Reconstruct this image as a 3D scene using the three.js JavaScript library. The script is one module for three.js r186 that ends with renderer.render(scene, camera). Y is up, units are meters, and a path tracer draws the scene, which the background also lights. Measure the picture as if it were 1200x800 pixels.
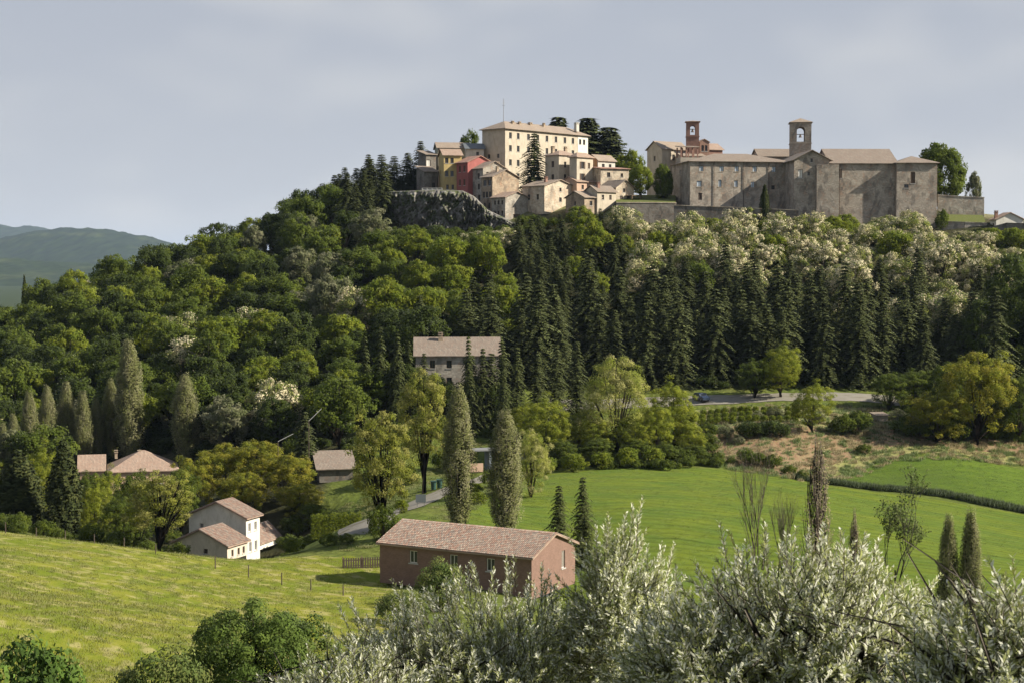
import * as THREE from 'three';
import { mergeGeometries } from 'three/addons/utils/BufferGeometryUtils.js';
import { createNoise2D, createNoise3D } from 'simplex-noise';

// ------------------------------------------------------------------ camera, sky, sun, exposure
const scene = new THREE.Scene();
const PITCH = 0.0478, FOV = 24;
const camera = new THREE.PerspectiveCamera(FOV, 1024 / 682, 0.1, 60000);
camera.rotation.x = -PITCH;
camera.focus = 260; camera.userData.fStop = 9;
const renderer = new THREE.WebGLRenderer({ antialias: true });
renderer.toneMapping = THREE.LinearToneMapping;
renderer.toneMappingExposure = 2.0;
renderer.shadowMap.enabled = true;

function rngOf(seed) { let s = seed | 0; return () => { s = (s + 0x6d2b79f5) | 0; let t = Math.imul(s ^ (s >>> 15), 1 | s); t = (t + Math.imul(t ^ (t >>> 7), 61 | t)) ^ t; return ((t ^ (t >>> 14)) >>> 0) / 4294967296; }; }
const n2 = createNoise2D(rngOf(11)), n3 = createNoise3D(rngOf(12));
const lerp = (a, b, t) => a + (b - a) * t, clamp = (x, a = 0, b = 1) => Math.min(b, Math.max(a, x));
const smooth = (a, b, x) => { const t = clamp((x - a) / (b - a)); return t * t * (3 - 2 * t); };
function fbm(x, y, o = 4) { let s = 0, a = 0.5; for (let i = 0; i < o; i++) { s += a * n2(x, y); x = x * 2.03 + 7.1; y = y * 2.03 - 3.7; a *= 0.5; } return s; }

{ // hazy blue-grey sky with thin high cloud
  const w = 1024, h = 512, data = new Float32Array(w * h * 4);
  for (let j = 0; j < h; j++) for (let i = 0; i < w; i++) {
    const el = ((j + 0.5) / h - 0.5) * Math.PI, az = ((i + 0.5) / w - 0.5) * 2 * Math.PI;
    const e = Math.max(0, el) * 180 / Math.PI, x = Math.cos(el) * Math.cos(az), y = Math.sin(el), z = Math.cos(el) * Math.sin(az);
    const t = 1 - Math.exp(-e / 6.5), u = smooth(8, 80, e);
    let r = lerp(0.60, 0.385, t), g = lerp(0.62, 0.425, t), b = lerp(0.65, 0.505, t);
    r = lerp(r, 0.30, u); g = lerp(g, 0.37, u); b = lerp(b, 0.50, u);
    const yy = y * 5.5;
    let c = n3(x * 3.1 + 1.7, yy * 1.6 + 0.4, z * 3.1) * 0.6 + n3(x * 7 + 4, yy * 3.4, z * 7) * 0.3 + n3(x * 15, yy * 7, z * 15 + 3) * 0.18;
    c = smooth(-0.35, 0.6, c) * (0.30 + 0.70 * Math.exp(-e / 12));
    r = lerp(r, 0.70, c * 0.8); g = lerp(g, 0.70, c * 0.8); b = lerp(b, 0.695, c * 0.8);
    const ex = 0.53; data.set([r * ex, g * ex, b * ex, 1], (j * w + i) * 4);
  }
  const sky = new THREE.DataTexture(data, w, h, THREE.RGBAFormat, THREE.FloatType);
  sky.mapping = THREE.EquirectangularReflectionMapping; sky.magFilter = sky.minFilter = THREE.LinearFilter; sky.needsUpdate = true;
  scene.background = sky; scene.environment = sky;
}
const SUN = new THREE.Vector3(0.80, 0.54, 0.12).normalize();
const sun = new THREE.DirectionalLight(new THREE.Color(1.0, 0.915, 0.76), 5.0);
sun.position.copy(SUN).multiplyScalar(500).add(new THREE.Vector3(0, 0, -280)); sun.target.position.set(0, 0, -280);
sun.castShadow = true; sun.shadow.mapSize.set(4096, 4096);
Object.assign(sun.shadow.camera, { left: -330, right: 330, top: 330, bottom: -330, near: 10, far: 1200 });
scene.add(sun, sun.target);
scene.fog = new THREE.FogExp2(0xa6bbd8, 0.000026);

// ------------------------------------------------------------------ helpers: naming, things, parts
const taken = new Map();
function numbered(name) { const n = taken.get(name) ?? 0; taken.set(name, n + 1); return n ? name + '_' + String(n).padStart(3, '0') : name; }
function tag(o, label, category, group) { o.userData = { label, category }; if (group) o.userData.group = group; return o; }
function thing(name, label, category, pos = [0, 0, 0], turn = 0, group) {
  const o = new THREE.Group(); o.name = numbered(name); o.position.set(...pos); o.rotation.y = turn; scene.add(o); return tag(o, label, category, group);
}
function part(name, geo, mat, parent) { const m = new THREE.Mesh(geo, mat); m.name = name; m.castShadow = m.receiveShadow = true; parent.add(m); return m; }
function structure(name, geo, mat) { const m = part(numbered(name), geo, mat, scene); m.userData.kind = 'structure'; return m; }
const lin = (r, g, b) => new THREE.Color().setRGB(r, g, b);
const std = (r, g, b, o = {}) => new THREE.MeshStandardMaterial({ color: lin(r, g, b), roughness: 0.9, ...o });

// where a bearing (as a column of the 1200-wide picture) and a distance lead to in the valley, and heights on a sight line
const F = 400 / Math.tan(FOV * Math.PI / 360), CP = Math.cos(PITCH), SP = Math.sin(PITCH);
const hy = (row, d) => { const v = (400 - row) / F; return (v * CP - SP) * d / (v * SP + CP); };
const xAt = (px, d, y = 0) => (px - 600) / F * (d * CP - y * SP);

// ------------------------------------------------------------------ the lie of the land: a thin-plate surface through surveyed points [x, z, height]
const survey = [];
const sv = (px, d, row) => { const y = hy(row, d); survey.push([xAt(px, d, y), -d, y]); };
const sh = (px, d, h) => survey.push([xAt(px, d, h), -d, h]);
for (const x of [-60, -25, 0, 25, 60]) survey.push([x, 30, 3], [x, 0, -1.75 - Math.abs(x) * 0.01]);
for (const [x, z, h] of [[-12, -14, -6], [0, -14, -5.8], [10, -14, -5.6], [-22, -30, -10.2], [-8, -30, -10], [8, -30, -9.8], [22, -30, -9.5], [-18, -55, -15.6], [0, -55, -15.5], [25, -55, -15], [60, -60, -15], [-70, -60, -15]]) survey.push([x, z, h]);
sv(-60, 85, 722); sv(80, 80, 775); sv(-60, 130, 662); sv(130, 125, 705); sv(260, 120, 728); sv(400, 120, 760); sv(600, 120, 770); sv(800, 120, 775); sv(1000, 120, 780); sv(1250, 120, 780);
sv(-80, 185, 620); sv(0, 186, 626); sv(100, 186, 635); sv(200, 184, 650); sv(300, 180, 668); sv(400, 178, 680); sv(460, 178, 682);
sv(0, 160, 643); sv(200, 160, 672); sv(330, 160, 694);
sv(560, 168, 690); sv(680, 172, 702); sv(820, 178, 694); sv(1000, 176, 696); sv(1200, 174, 702); sv(1350, 174, 702);
sv(640, 215, 615); sv(760, 215, 608); sv(900, 215, 612); sv(1060, 215, 622); sv(1230, 215, 640);
sv(500, 200, 632); sv(430, 205, 625); sv(420, 217, 610); sv(500, 242, 582); sv(575, 262, 562); sv(650, 262, 556);
sv(750, 272, 546); sv(850, 271, 551); sv(950, 262, 568); sv(1080, 254, 583); sv(1210, 240, 608);
sv(1000, 280, 553); sv(1100, 286, 537); sv(1210, 284, 556); sv(1120, 270, 560);
sv(840, 281, 538); sv(900, 288, 514); sv(1000, 290, 524); sv(860, 302, 492); sv(800, 318, 470); sv(900, 314, 472); sv(1000, 316, 468); sv(1060, 303, 497); sv(1160, 298, 520); sv(1250, 296, 530);
sv(700, 290, 520); sv(640, 300, 505); sv(560, 290, 515); sv(470, 280, 545); sv(390, 262, 575);
for (const px of [620, 780, 940, 1100, 1260]) { sh(px, 334, -23.5); sh(px, 352, -18); sh(px, 372, -10.5); sh(px, 392, -3); sh(px, 408, 3); sh(px, 421, 7.5); }
for (const px of [800, 900, 1000]) { sh(px, 436, 13); sh(px, 460, 16); sh(px, 500, 18); }
sh(1100, 432, 12); sh(1180, 420, 9.5); sh(1260, 425, 8.5); sh(1120, 470, 15); sh(1260, 470, 8); sh(1400, 440, 4);
sh(735, 430, 16.5); sh(770, 440, 17); sh(700, 432, 15.5); sh(660, 436, 15.5); sh(620, 437, 15); sh(560, 446, 18); sh(520, 450, 20); sh(480, 452, 19); sh(600, 470, 21); sh(680, 470, 21.5); sh(640, 500, 22); sh(540, 480, 21);
for (const px of [470, 540]) { sh(px, 424, 6); sh(px, 405, 1); sh(px, 372, -11.5); sh(px, 335, -22); sh(px, 305, -26.5); }
sh(590, 424, 8.5);
sh(400, 472, 13); sh(400, 430, 2); sh(400, 380, -13); sh(400, 330, -25); sh(380, 300, -32);
sh(300, 472, 2); sh(300, 410, -9); sh(300, 350, -22); sh(290, 300, -33); sh(270, 262, -41);
sh(160, 470, -9.5); sh(160, 400, -18); sh(160, 340, -29); sh(150, 300, -38); sh(150, 265, -43); sh(240, 240, -46); sh(320, 247, -45.5); sh(275, 235, -45.5); sh(60, 240, -41); sh(60, 215, -36.5); sh(200, 212, -39.5); sh(310, 212, -40);
sh(0, 450, -24); sh(0, 380, -32); sh(0, 300, -40); sh(-20, 260, -41.5); sh(-140, 440, -40); sh(-140, 340, -45); sh(-140, 250, -43);
for (const px of [0, 200, 400]) sh(px, 560, -45);
for (const px of [600, 800, 1000, 1200]) sh(px, 560, -2);
const TP = (() => {
  const n = survey.length, m = n + 3, A = Array.from({ length: m }, () => new Float64Array(m + 1)), k = (r2) => (r2 < 1e-12 ? 0 : 0.5 * r2 * Math.log(r2));
  for (let i = 0; i < n; i++) {
    const [xi, zi, h] = survey[i];
    for (let j = 0; j < n; j++) { const dx = (xi - survey[j][0]) / 100, dz = (zi - survey[j][1]) / 100; A[i][j] = k(dx * dx + dz * dz); }
    A[i][i] += 0.0008; A[i][n] = A[n][i] = 1; A[i][n + 1] = A[n + 1][i] = xi / 100; A[i][n + 2] = A[n + 2][i] = zi / 100; A[i][m] = h;
  }
  for (let c = 0; c < m; c++) {
    let p = c; for (let r = c + 1; r < m; r++) if (Math.abs(A[r][c]) > Math.abs(A[p][c])) p = r;
    [A[c], A[p]] = [A[p], A[c]];
    for (let r = c + 1; r < m; r++) { const f = A[r][c] / A[c][c]; if (f) for (let q = c; q <= m; q++) A[r][q] -= f * A[c][q]; }
  }
  const w = new Float64Array(m);
  for (let r = m - 1; r >= 0; r--) { let s = A[r][m]; for (let q = r + 1; q < m; q++) s -= A[r][q] * w[q]; w[r] = s / A[r][r]; }
  return (x, z) => { let s = w[n] + w[n + 1] * x / 100 + w[n + 2] * z / 100; for (let j = 0; j < n; j++) { const dx = (x - survey[j][0]) / 100, dz = (z - survey[j][1]) / 100; s += w[j] * k(dx * dx + dz * dz); } return s; };
})();
const GX0 = -240, GX1 = 260, GZ0 = 40, GZ1 = -580, GC = 2.0, GNX = (GX1 - GX0) / GC, GNZ = (GZ0 - GZ1) / GC;
const HG = new Float32Array((GNX + 1) * (GNZ + 1));
for (let j = 0; j <= GNZ; j++) for (let i = 0; i <= GNX; i++) {
  const x = GX0 + i * GC, z = GZ0 - j * GC;
  let h = TP(x, z) + 0.22 * fbm(x / 17, z / 17, 3);
  const out = Math.max(smooth(-190, -240, x), smooth(-520, -580, z), smooth(215, 260, x) * smooth(-60, -150, z));
  HG[j * (GNX + 1) + i] = lerp(h, -72, out);
}
function H(x, z) {
  const fx = clamp((x - GX0) / GC, 0, GNX - 1e-6), fz = clamp((GZ0 - z) / GC, 0, GNZ - 1e-6), i = Math.floor(fx), j = Math.floor(fz), u = fx - i, v = fz - j, q = j * (GNX + 1) + i;
  return lerp(lerp(HG[q], HG[q + 1], u), lerp(HG[q + GNX + 1], HG[q + GNX + 2], u), v);
}
function spot(px, d) { let x = xAt(px, d), y = 0; for (let k = 0; k < 3; k++) { y = H(x, -d); x = xAt(px, d, y); } return [x, y, -d]; }
// the picture row at which a ground point shows, for surveying only
const rowOf = (x, y, z) => { const dz = -z * CP - y * SP, dy = y * CP - z * SP; return 400 - F * dy / dz; };

// ------------------------------------------------------------------ textures: what surfaces are made of
function tex(size, fn, srgb = true) {
  const d = new Uint8Array(size * size * 4);
  for (let j = 0; j < size; j++) for (let i = 0; i < size; i++) { const c = fn(i / size, j / size, i, j), o = (j * size + i) * 4; d[o] = clamp(c[0]) * 255; d[o + 1] = clamp(c[1]) * 255; d[o + 2] = clamp(c[2]) * 255; d[o + 3] = 255; }
  const t = new THREE.DataTexture(d, size, size, THREE.RGBAFormat); t.wrapS = t.wrapT = THREE.RepeatWrapping; t.magFilter = THREE.LinearFilter; t.minFilter = THREE.LinearMipmapLinearFilter; t.generateMipmaps = true;
  if (srgb) t.colorSpace = THREE.SRGBColorSpace; t.needsUpdate = true; return t;
}
const sr = (x) => (x <= 0.0031308 ? 12.92 * x : 1.055 * Math.pow(x, 1 / 2.4) - 0.055);
const mixc = (a, b, t) => [lerp(a[0], b[0], t), lerp(a[1], b[1], t), lerp(a[2], b[2], t)];
const toS = (c) => [sr(c[0]), sr(c[1]), sr(c[2])];
// a noise that repeats over the unit square
const TAU = Math.PI * 2;
function ring(u, v, f, s = 0) { const a = u * TAU, b = v * TAU, r = f / TAU; return n3(Math.cos(a) * r + s, Math.sin(a) * r + Math.cos(b) * r * 0.7, Math.sin(b) * r + s * 0.37); }
function tfbm(u, v, f, o = 4, s = 0) { let t = 0, a = 0.5; for (let k = 0; k < o; k++) { t += a * ring(u, v, f, s + k * 5.3); f *= 2.1; a *= 0.55; } return t; }

// ------------------------------------------------------------------ the ground
const inBand = (x, a, b, e = 4) => smooth(a - e, a + e, x) * (1 - smooth(b - e, b + e, x));
{ // the whole valley and hillside as one sheet
  const pos = new Float32Array((GNX + 1) * (GNZ + 1) * 3), col = new Float32Array(pos.length), uv = new Float32Array((GNX + 1) * (GNZ + 1) * 2), idx = [];
  for (let j = 0, k = 0; j <= GNZ; j++) for (let i = 0; i <= GNX; i++, k++) {
    const x = GX0 + i * GC, z = GZ0 - j * GC, d = -z, y = HG[k];
    pos.set([x, y, z], k * 3); uv.set([x / 14, z / 14], k * 2);
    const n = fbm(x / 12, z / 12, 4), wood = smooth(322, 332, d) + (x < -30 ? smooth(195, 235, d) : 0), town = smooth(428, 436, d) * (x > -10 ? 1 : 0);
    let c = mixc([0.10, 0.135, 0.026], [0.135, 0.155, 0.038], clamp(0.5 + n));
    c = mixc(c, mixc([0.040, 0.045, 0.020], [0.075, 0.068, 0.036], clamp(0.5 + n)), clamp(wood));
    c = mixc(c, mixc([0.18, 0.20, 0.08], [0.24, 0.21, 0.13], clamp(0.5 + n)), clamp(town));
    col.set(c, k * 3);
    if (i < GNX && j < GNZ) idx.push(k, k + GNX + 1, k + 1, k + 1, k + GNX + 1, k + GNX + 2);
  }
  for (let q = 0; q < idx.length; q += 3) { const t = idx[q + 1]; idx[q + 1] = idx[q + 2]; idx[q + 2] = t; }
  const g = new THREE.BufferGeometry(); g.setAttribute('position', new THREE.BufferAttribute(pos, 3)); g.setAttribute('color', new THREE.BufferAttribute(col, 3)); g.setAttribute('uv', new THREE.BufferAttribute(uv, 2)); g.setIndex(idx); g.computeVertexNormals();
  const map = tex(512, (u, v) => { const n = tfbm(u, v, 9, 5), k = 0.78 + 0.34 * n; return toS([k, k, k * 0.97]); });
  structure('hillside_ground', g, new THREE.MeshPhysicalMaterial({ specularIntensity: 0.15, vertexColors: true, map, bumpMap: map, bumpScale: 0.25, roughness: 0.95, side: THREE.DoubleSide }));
}
// a sheet laid on the ground between two edge lines (each a list of [column, distance]) with its own texture stretched over it
function sheet(name, edgeA, edgeB, nu, nv, lift, mat, ragged = 0.6, structureKind = true) {
  const at = (e, t) => { const s = t * (e.length - 1), i = Math.min(e.length - 2, Math.floor(s)), f = s - i, p = (k) => e[clamp(k, 0, e.length - 1)];
    const cr = (a, b, c, q) => 0.5 * (2 * b + (c - a) * f + (2 * a - 5 * b + 4 * c - q) * f * f + (3 * b - a - 3 * c + q) * f * f * f);
    const a = p(i - 1), b = p(i), c = p(i + 1), q = p(i + 2); return [cr(a[0], b[0], c[0], q[0]), cr(a[1], b[1], c[1], q[1])]; };
  const w = (e) => e.map(([px, d]) => { const s = spot(px, d); return [s[0], s[2]]; }), A = w(edgeA), B = w(edgeB), pos = [], uv = [], idx = [];
  for (let j = 0; j <= nv; j++) for (let i = 0; i <= nu; i++) {
    const a = at(A, i / nu), b = at(B, i / nu), t = j / nv; let x = lerp(a[0], b[0], t), z = lerp(a[1], b[1], t);
    const edge = (j === 0 ? -1 : j === nv ? 1 : 0) || 0, ee = i === 0 ? -1 : i === nu ? 1 : 0;
    if (edge) z += ragged * n2(x / 3.1, z / 3.1 + 9); if (ee) x += ragged * n2(x / 3.1 + 5, z / 3.1);
    pos.push(x, H(x, z) + lift, z); uv.push(i / nu, t);
    if (i < nu && j < nv) { const k = j * (nu + 1) + i; idx.push(k, k + 1, k + nu + 1, k + 1, k + nu + 2, k + nu + 1); }
  }
  const g = new THREE.BufferGeometry(); g.setAttribute('position', new THREE.Float32BufferAttribute(pos, 3)); g.setAttribute('uv', new THREE.Float32BufferAttribute(uv, 2)); g.setIndex(idx); g.computeVertexNormals();
  return structure(name, g, mat);
}
const meadowTex = tex(1024, (u, v) => {
  const X = u * 120, Z = v * 115;
  const a = fbm(X / 26, Z / 11, 4), b = fbm(X / 5 + 40, Z / 2.2, 4), c = n2(X * 1.7, Z * 1.1), d = fbm(X / 9 + 9, Z / 4 + 3, 3);
  let k = mixc([0.128, 0.160, 0.014], [0.195, 0.200, 0.026], smooth(-0.35, 0.45, a + 0.4 * b));
  k = mixc(k, [0.31, 0.275, 0.115], smooth(0.05, 0.45, d) * 0.75 + smooth(0.3, 0.9, c) * 0.16);
  k = mixc(k, [0.10, 0.14, 0.008], smooth(0.2, 0.55, b - 0.3 * a) * 0.6);
  const f = 0.9 + 0.2 * n2(X * 4.1, Z * 3.3); return toS([k[0] * f, k[1] * f, k[2] * f]);
});
const meadowMat = new THREE.MeshPhysicalMaterial({ specularIntensity: 0.15, map: meadowTex, bumpMap: meadowTex, bumpScale: 0.22, roughness: 0.95, side: THREE.DoubleSide });
const MEADOW = [[[-90, 60], [60, 62], [220, 64], [380, 66], [560, 70]], [[-90, 192], [80, 194], [220, 196], [330, 196], [452, 190]]];
sheet('meadow', MEADOW[0], MEADOW[1], 120, 110, 0.05, meadowMat, 1.2);
function cropTex(seed, base, deep) {
  return tex(1024, (u, v) => {
    const X = u * 130, Z = v * 110, a = fbm(X / 30 + seed, Z / 9, 4), b = fbm(X / 3 + seed, Z / 1.6, 3), line = v * 46 + 0.9 * Math.sin(u * 5 + seed) + a * 0.5;
    const s = Math.abs(line - Math.round(line)), drill = smooth(0.0, 0.28, s), tram = 1 - smooth(0.0, 0.10, Math.abs(((line + 0.5) % 7) - 3.5)), fine = n2(X * 3, Z * 5);
    let k = mixc(base, deep, clamp(0.45 + 0.75 * a + 0.25 * b)); const f = (0.80 + 0.23 * drill + 0.10 * fine + 0.12 * b) * (1 - 0.28 * tram);
    k = mixc(k, [0.20, 0.21, 0.07], smooth(0.25, 0.6, b + 0.5 * fine) * 0.22); return toS([k[0] * f, k[1] * f, k[2] * f]);
  });
}
const cropA = cropTex(3, [0.116, 0.148, 0.016], [0.072, 0.118, 0.018]), cropB = cropTex(8, [0.092, 0.138, 0.016], [0.064, 0.110, 0.015]);
const cropMatA = new THREE.MeshPhysicalMaterial({ specularIntensity: 0.15, map: cropA, bumpMap: cropA, bumpScale: 0.06, roughness: 0.95, side: THREE.DoubleSide });
const cropMatB = new THREE.MeshPhysicalMaterial({ specularIntensity: 0.15, map: cropB, bumpMap: cropB, bumpScale: 0.06, roughness: 0.95, side: THREE.DoubleSide });
const CROP_A = [[[520, 196], [640, 172], [800, 160], [1000, 156], [1230, 156]], [[590, 256], [700, 268], [820, 272], [960, 264], [1260, 238.5]]];
const CROP_B = [[[950, 267], [1030, 262], [1110, 256.5], [1180, 249], [1270, 241]], [[962, 276], [1030, 284], [1100, 287], [1180, 287], [1270, 282]]];
sheet('crop_field', CROP_A[0], CROP_A[1], 130, 100, 0.05, cropMatA, 0.5);
sheet('crop_field', CROP_B[0], CROP_B[1], 90, 40, 0.05, cropMatB, 0.5);
// earth banks of the terraces
const soilTex = tex(512, (u, v) => { const n = tfbm(u, v, 8, 5, 2), m = tfbm(u, v, 30, 3, 7); let k = mixc([0.22, 0.135, 0.082], [0.29, 0.215, 0.135], clamp(0.5 + n)); k = mixc(k, [0.16, 0.15, 0.06], smooth(0.1, 0.45, m + 0.5 * n)); const f = 0.9 + 0.3 * m; return toS([k[0] * f, k[1] * f, k[2] * f]); });
const soilMat = new THREE.MeshPhysicalMaterial({ specularIntensity: 0.15, map: soilTex, bumpMap: soilTex, bumpScale: 0.35, roughness: 1, side: THREE.DoubleSide });
soilTex.repeat.set(6, 2);
sheet('earth_bank', [[815, 276], [880, 275], [950, 266], [1010, 281], [1100, 290], [1210, 290]], [[815, 297], [880, 297], [960, 297], [1040, 299], [1120, 301], [1210, 300]], 100, 24, 0.06, soilMat, 1.2);
const dryTex = tex(512, (u, v) => { const n = tfbm(u, v, 9, 4, 4), m = tfbm(u, v, 40, 3, 1); let k = mixc([0.30, 0.27, 0.13], [0.20, 0.22, 0.06], clamp(0.5 + n)); const f = 0.85 + 0.4 * m; return toS([k[0] * f, k[1] * f, k[2] * f]); });
const dryMat = new THREE.MeshPhysicalMaterial({ specularIntensity: 0.15, map: dryTex, bumpMap: dryTex, bumpScale: 0.2, roughness: 1, side: THREE.DoubleSide }); dryTex.repeat.set(5, 2);
sheet('dry_grass_verge', [[940, 264], [985, 276], [1040, 286], [1110, 289.5], [1210, 289]], [[930, 267], [975, 281], [1035, 290], [1110, 293], [1210, 293]], 80, 6, 0.09, dryMat, 0.6);
const vineTex = tex(512, (u, v) => { const n = tfbm(u, v, 10, 4, 9), k = mixc([0.14, 0.18, 0.04], [0.25, 0.20, 0.10], clamp(0.45 + n)); return toS(k); }); vineTex.repeat.set(4, 2);
sheet('vineyard_ground', [[812, 297], [880, 297], [960, 297], [1040, 299]], [[812, 311], [880, 311], [960, 311], [1040, 311]], 60, 12, 0.06, new THREE.MeshStandardMaterial({ map: vineTex, roughness: 1, side: THREE.DoubleSide }), 0.6);
// gravel
const gravelTex = tex(512, (u, v) => { const n = tfbm(u, v, 6, 5, 3), m = tfbm(u, v, 60, 2, 6); let k = mixc([0.205, 0.188, 0.16], [0.265, 0.248, 0.215], clamp(0.5 + n)); k = mixc(k, [0.14, 0.125, 0.08], smooth(0.15, 0.5, n) * 0.8); const f = 0.92 + 0.2 * m; return toS([k[0] * f, k[1] * f, k[2] * f]); });
const gravelMat = new THREE.MeshPhysicalMaterial({ specularIntensity: 0.15, map: gravelTex, bumpMap: gravelTex, bumpScale: 0.05, roughness: 0.95, side: THREE.DoubleSide });
sheet('gravel_drive', [[392, 205], [440, 206], [480, 222], [523, 239], [560, 254], [600, 268], [625, 282]], [[398, 223], [436, 228], [468, 238], [512, 250], [548, 262], [582, 274], [600, 284]], 70, 6, 0.10, gravelMat, 0.4);
sheet('gravel_road', [[640, 312], [760, 315], [830, 314.5], [900, 315], [980, 315], [1060, 314]], [[640, 319], [760, 321.5], [830, 321], [900, 321], [980, 321], [1060, 320]], 80, 6, 0.10, gravelMat, 0.3);
// the plain beyond, and the wooded hills far off
{
  const g = new THREE.CircleGeometry(30000, 64); g.rotateX(-Math.PI / 2); g.translate(0, -73, 0);
  structure('valley_floor', g, new THREE.MeshPhysicalMaterial({ color: lin(0.035, 0.048, 0.018), roughness: 1, specularIntensity: 0.1 }));
  function hill(px, d, topRow, width, depth, col, seed) {
    const nx = 220, nz = 50, pos = [], c = [], idx = [], cx = xAt(px, d), top = hy(topRow, d);
    for (let j = 0; j <= nz; j++) for (let i = 0; i <= nx; i++) {
      const u = i / nx * 2 - 1, v = j / nz * 2 - 1, x = cx + u * width, z = -d + v * depth;
      const prof = Math.pow(Math.max(0, Math.cos(u * Math.PI / 2)), 1.3) * Math.pow(Math.max(0, Math.cos(v * Math.PI / 2)), 1.1);
      const spur = 1 + 0.10 * fbm(x / (width * 0.33) + seed, z / (depth * 0.5), 3), y = -74 + (top + 74) * prof * spur * 1.02 + 14 * fbm(x / 70 + seed, z / 70, 3) * prof;
      pos.push(x, y, z); const n = fbm(x / 460 + seed, z / 600, 4), f = 0.75 + 0.7 * n2(x / 40, z / 40) * 0.5, open = smooth(0.28, 0.4, n);
      const k = mixc(col, [0.07, 0.085, 0.03], open * 0.45); c.push(k[0] * f, k[1] * f, k[2] * f);
      if (i < nx && j < nz) { const q = j * (nx + 1) + i; idx.push(q, q + nx + 1, q + 1, q + 1, q + nx + 1, q + nx + 2); }
    }
    const g = new THREE.BufferGeometry(); g.setAttribute('position', new THREE.Float32BufferAttribute(pos, 3)); g.setAttribute('color', new THREE.Float32BufferAttribute(c, 3)); g.setIndex(idx); g.computeVertexNormals();
    structure('distant_hill', g, new THREE.MeshPhysicalMaterial({ specularIntensity: 0.1, vertexColors: true, roughness: 1, side: THREE.DoubleSide }));
  }
  hill(98, 9500, 270, 1050, 2000, [0.022, 0.034, 0.012], 1);
  hill(-8, 13500, 264, 1700, 2300, [0.024, 0.036, 0.014], 4);
  hill(200, 17500, 296, 3000, 2300, [0.024, 0.036, 0.014], 9);
  hill(-40, 6600, 304, 1200, 1200, [0.026, 0.040, 0.012], 14);
}

// ------------------------------------------------------------------ building materials
const stoneMap = tex(1024, (u, v, i, j) => {
  const rowH = 44, r = Math.floor(v * rowH), off = (r * 0.37) % 1, w = 20 + (r * 7) % 9, cu = Math.floor(u * w + off), id = n2(cu * 3.7, r * 5.1), fu = (u * w + off) % 1, fv = (v * rowH) % 1;
  const joint = (fu < 0.07 || fv < 0.12) ? 0.78 : 1, big = tfbm(u, v, 3.2, 4, 1), mid = tfbm(u, v, 12, 3, 6), st = smooth(0.12, 0.45, tfbm(u, v * 0.5, 5, 4, 3));
  let k = mixc([0.90, 0.86, 0.79], [0.60, 0.565, 0.52], clamp(0.5 + 1.5 * big)); k = mixc(k, [0.74, 0.54, 0.42], smooth(0.1, 0.5, mid + 0.4 * big) * 0.6); k = mixc(k, [0.34, 0.32, 0.30], st * 0.6);
  const f = joint * (1 + 0.20 * id + 0.08 * mid); return toS([k[0] * f, k[1] * f, k[2] * f]);
});
const plasterMap = tex(512, (u, v) => { const big = tfbm(u, v, 4, 5, 2), st = smooth(0.1, 0.5, tfbm(u, v * 0.35, 9, 4, 8)), m = tfbm(u, v, 40, 2, 5), f = 0.88 + 0.16 * big - 0.10 * st + 0.06 * m; return toS([f, f * 0.99, f * (0.965 - 0.04 * st)]); });
const brickMap = tex(512, (u, v) => { const r = Math.floor(v * 64), c = Math.floor(u * 16 + (r % 2) * 0.5), id = n2(c * 3.3, r * 7.7), fu = (u * 16 + (r % 2) * 0.5) % 1, fv = (v * 64) % 1, jt = fu < 0.06 || fv < 0.16; const big = tfbm(u, v, 4, 4, 4), f = (1 + 0.22 * id + 0.2 * big); return toS(jt ? [0.70, 0.66, 0.60] : [0.86 * f, 0.82 * f, 0.80 * f]); });
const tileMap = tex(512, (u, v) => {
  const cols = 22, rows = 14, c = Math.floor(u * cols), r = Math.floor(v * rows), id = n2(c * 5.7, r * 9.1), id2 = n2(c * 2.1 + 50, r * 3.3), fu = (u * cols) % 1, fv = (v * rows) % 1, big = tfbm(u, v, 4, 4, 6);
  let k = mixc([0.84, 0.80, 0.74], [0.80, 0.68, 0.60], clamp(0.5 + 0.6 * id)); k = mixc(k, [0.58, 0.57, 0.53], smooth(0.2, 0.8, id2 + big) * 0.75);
  const f = (0.80 + 0.22 * Math.sin(fu * Math.PI)) * (fv > 0.9 ? 0.82 : 1) * (1 + 0.25 * big); return toS([k[0] * f, k[1] * f, k[2] * f]);  // tile roundness shaded into the colour: light crowns, dark grooves and lap edges
});
const withRepeat = (t, m) => { const c = t.clone(); c.repeat.set(1 / m, 1 / m); c.needsUpdate = true; return c; };
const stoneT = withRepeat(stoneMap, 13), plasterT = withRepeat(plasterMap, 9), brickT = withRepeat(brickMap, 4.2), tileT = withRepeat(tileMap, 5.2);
const stone = (r, g, b) => std(r, g, b, { map: stoneT, bumpMap: stoneT, bumpScale: 0.05, roughness: 0.95 });
const plaster = (r, g, b) => std(r, g, b, { map: plasterT, roughness: 0.9 });
const brick = (r, g, b) => std(r, g, b, { map: brickT, bumpMap: brickT, bumpScale: 0.02, roughness: 0.93 });
const tiles = (r, g, b) => std(r, g, b, { map: tileT, bumpMap: tileT, bumpScale: 0.10, roughness: 0.9 });
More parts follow.
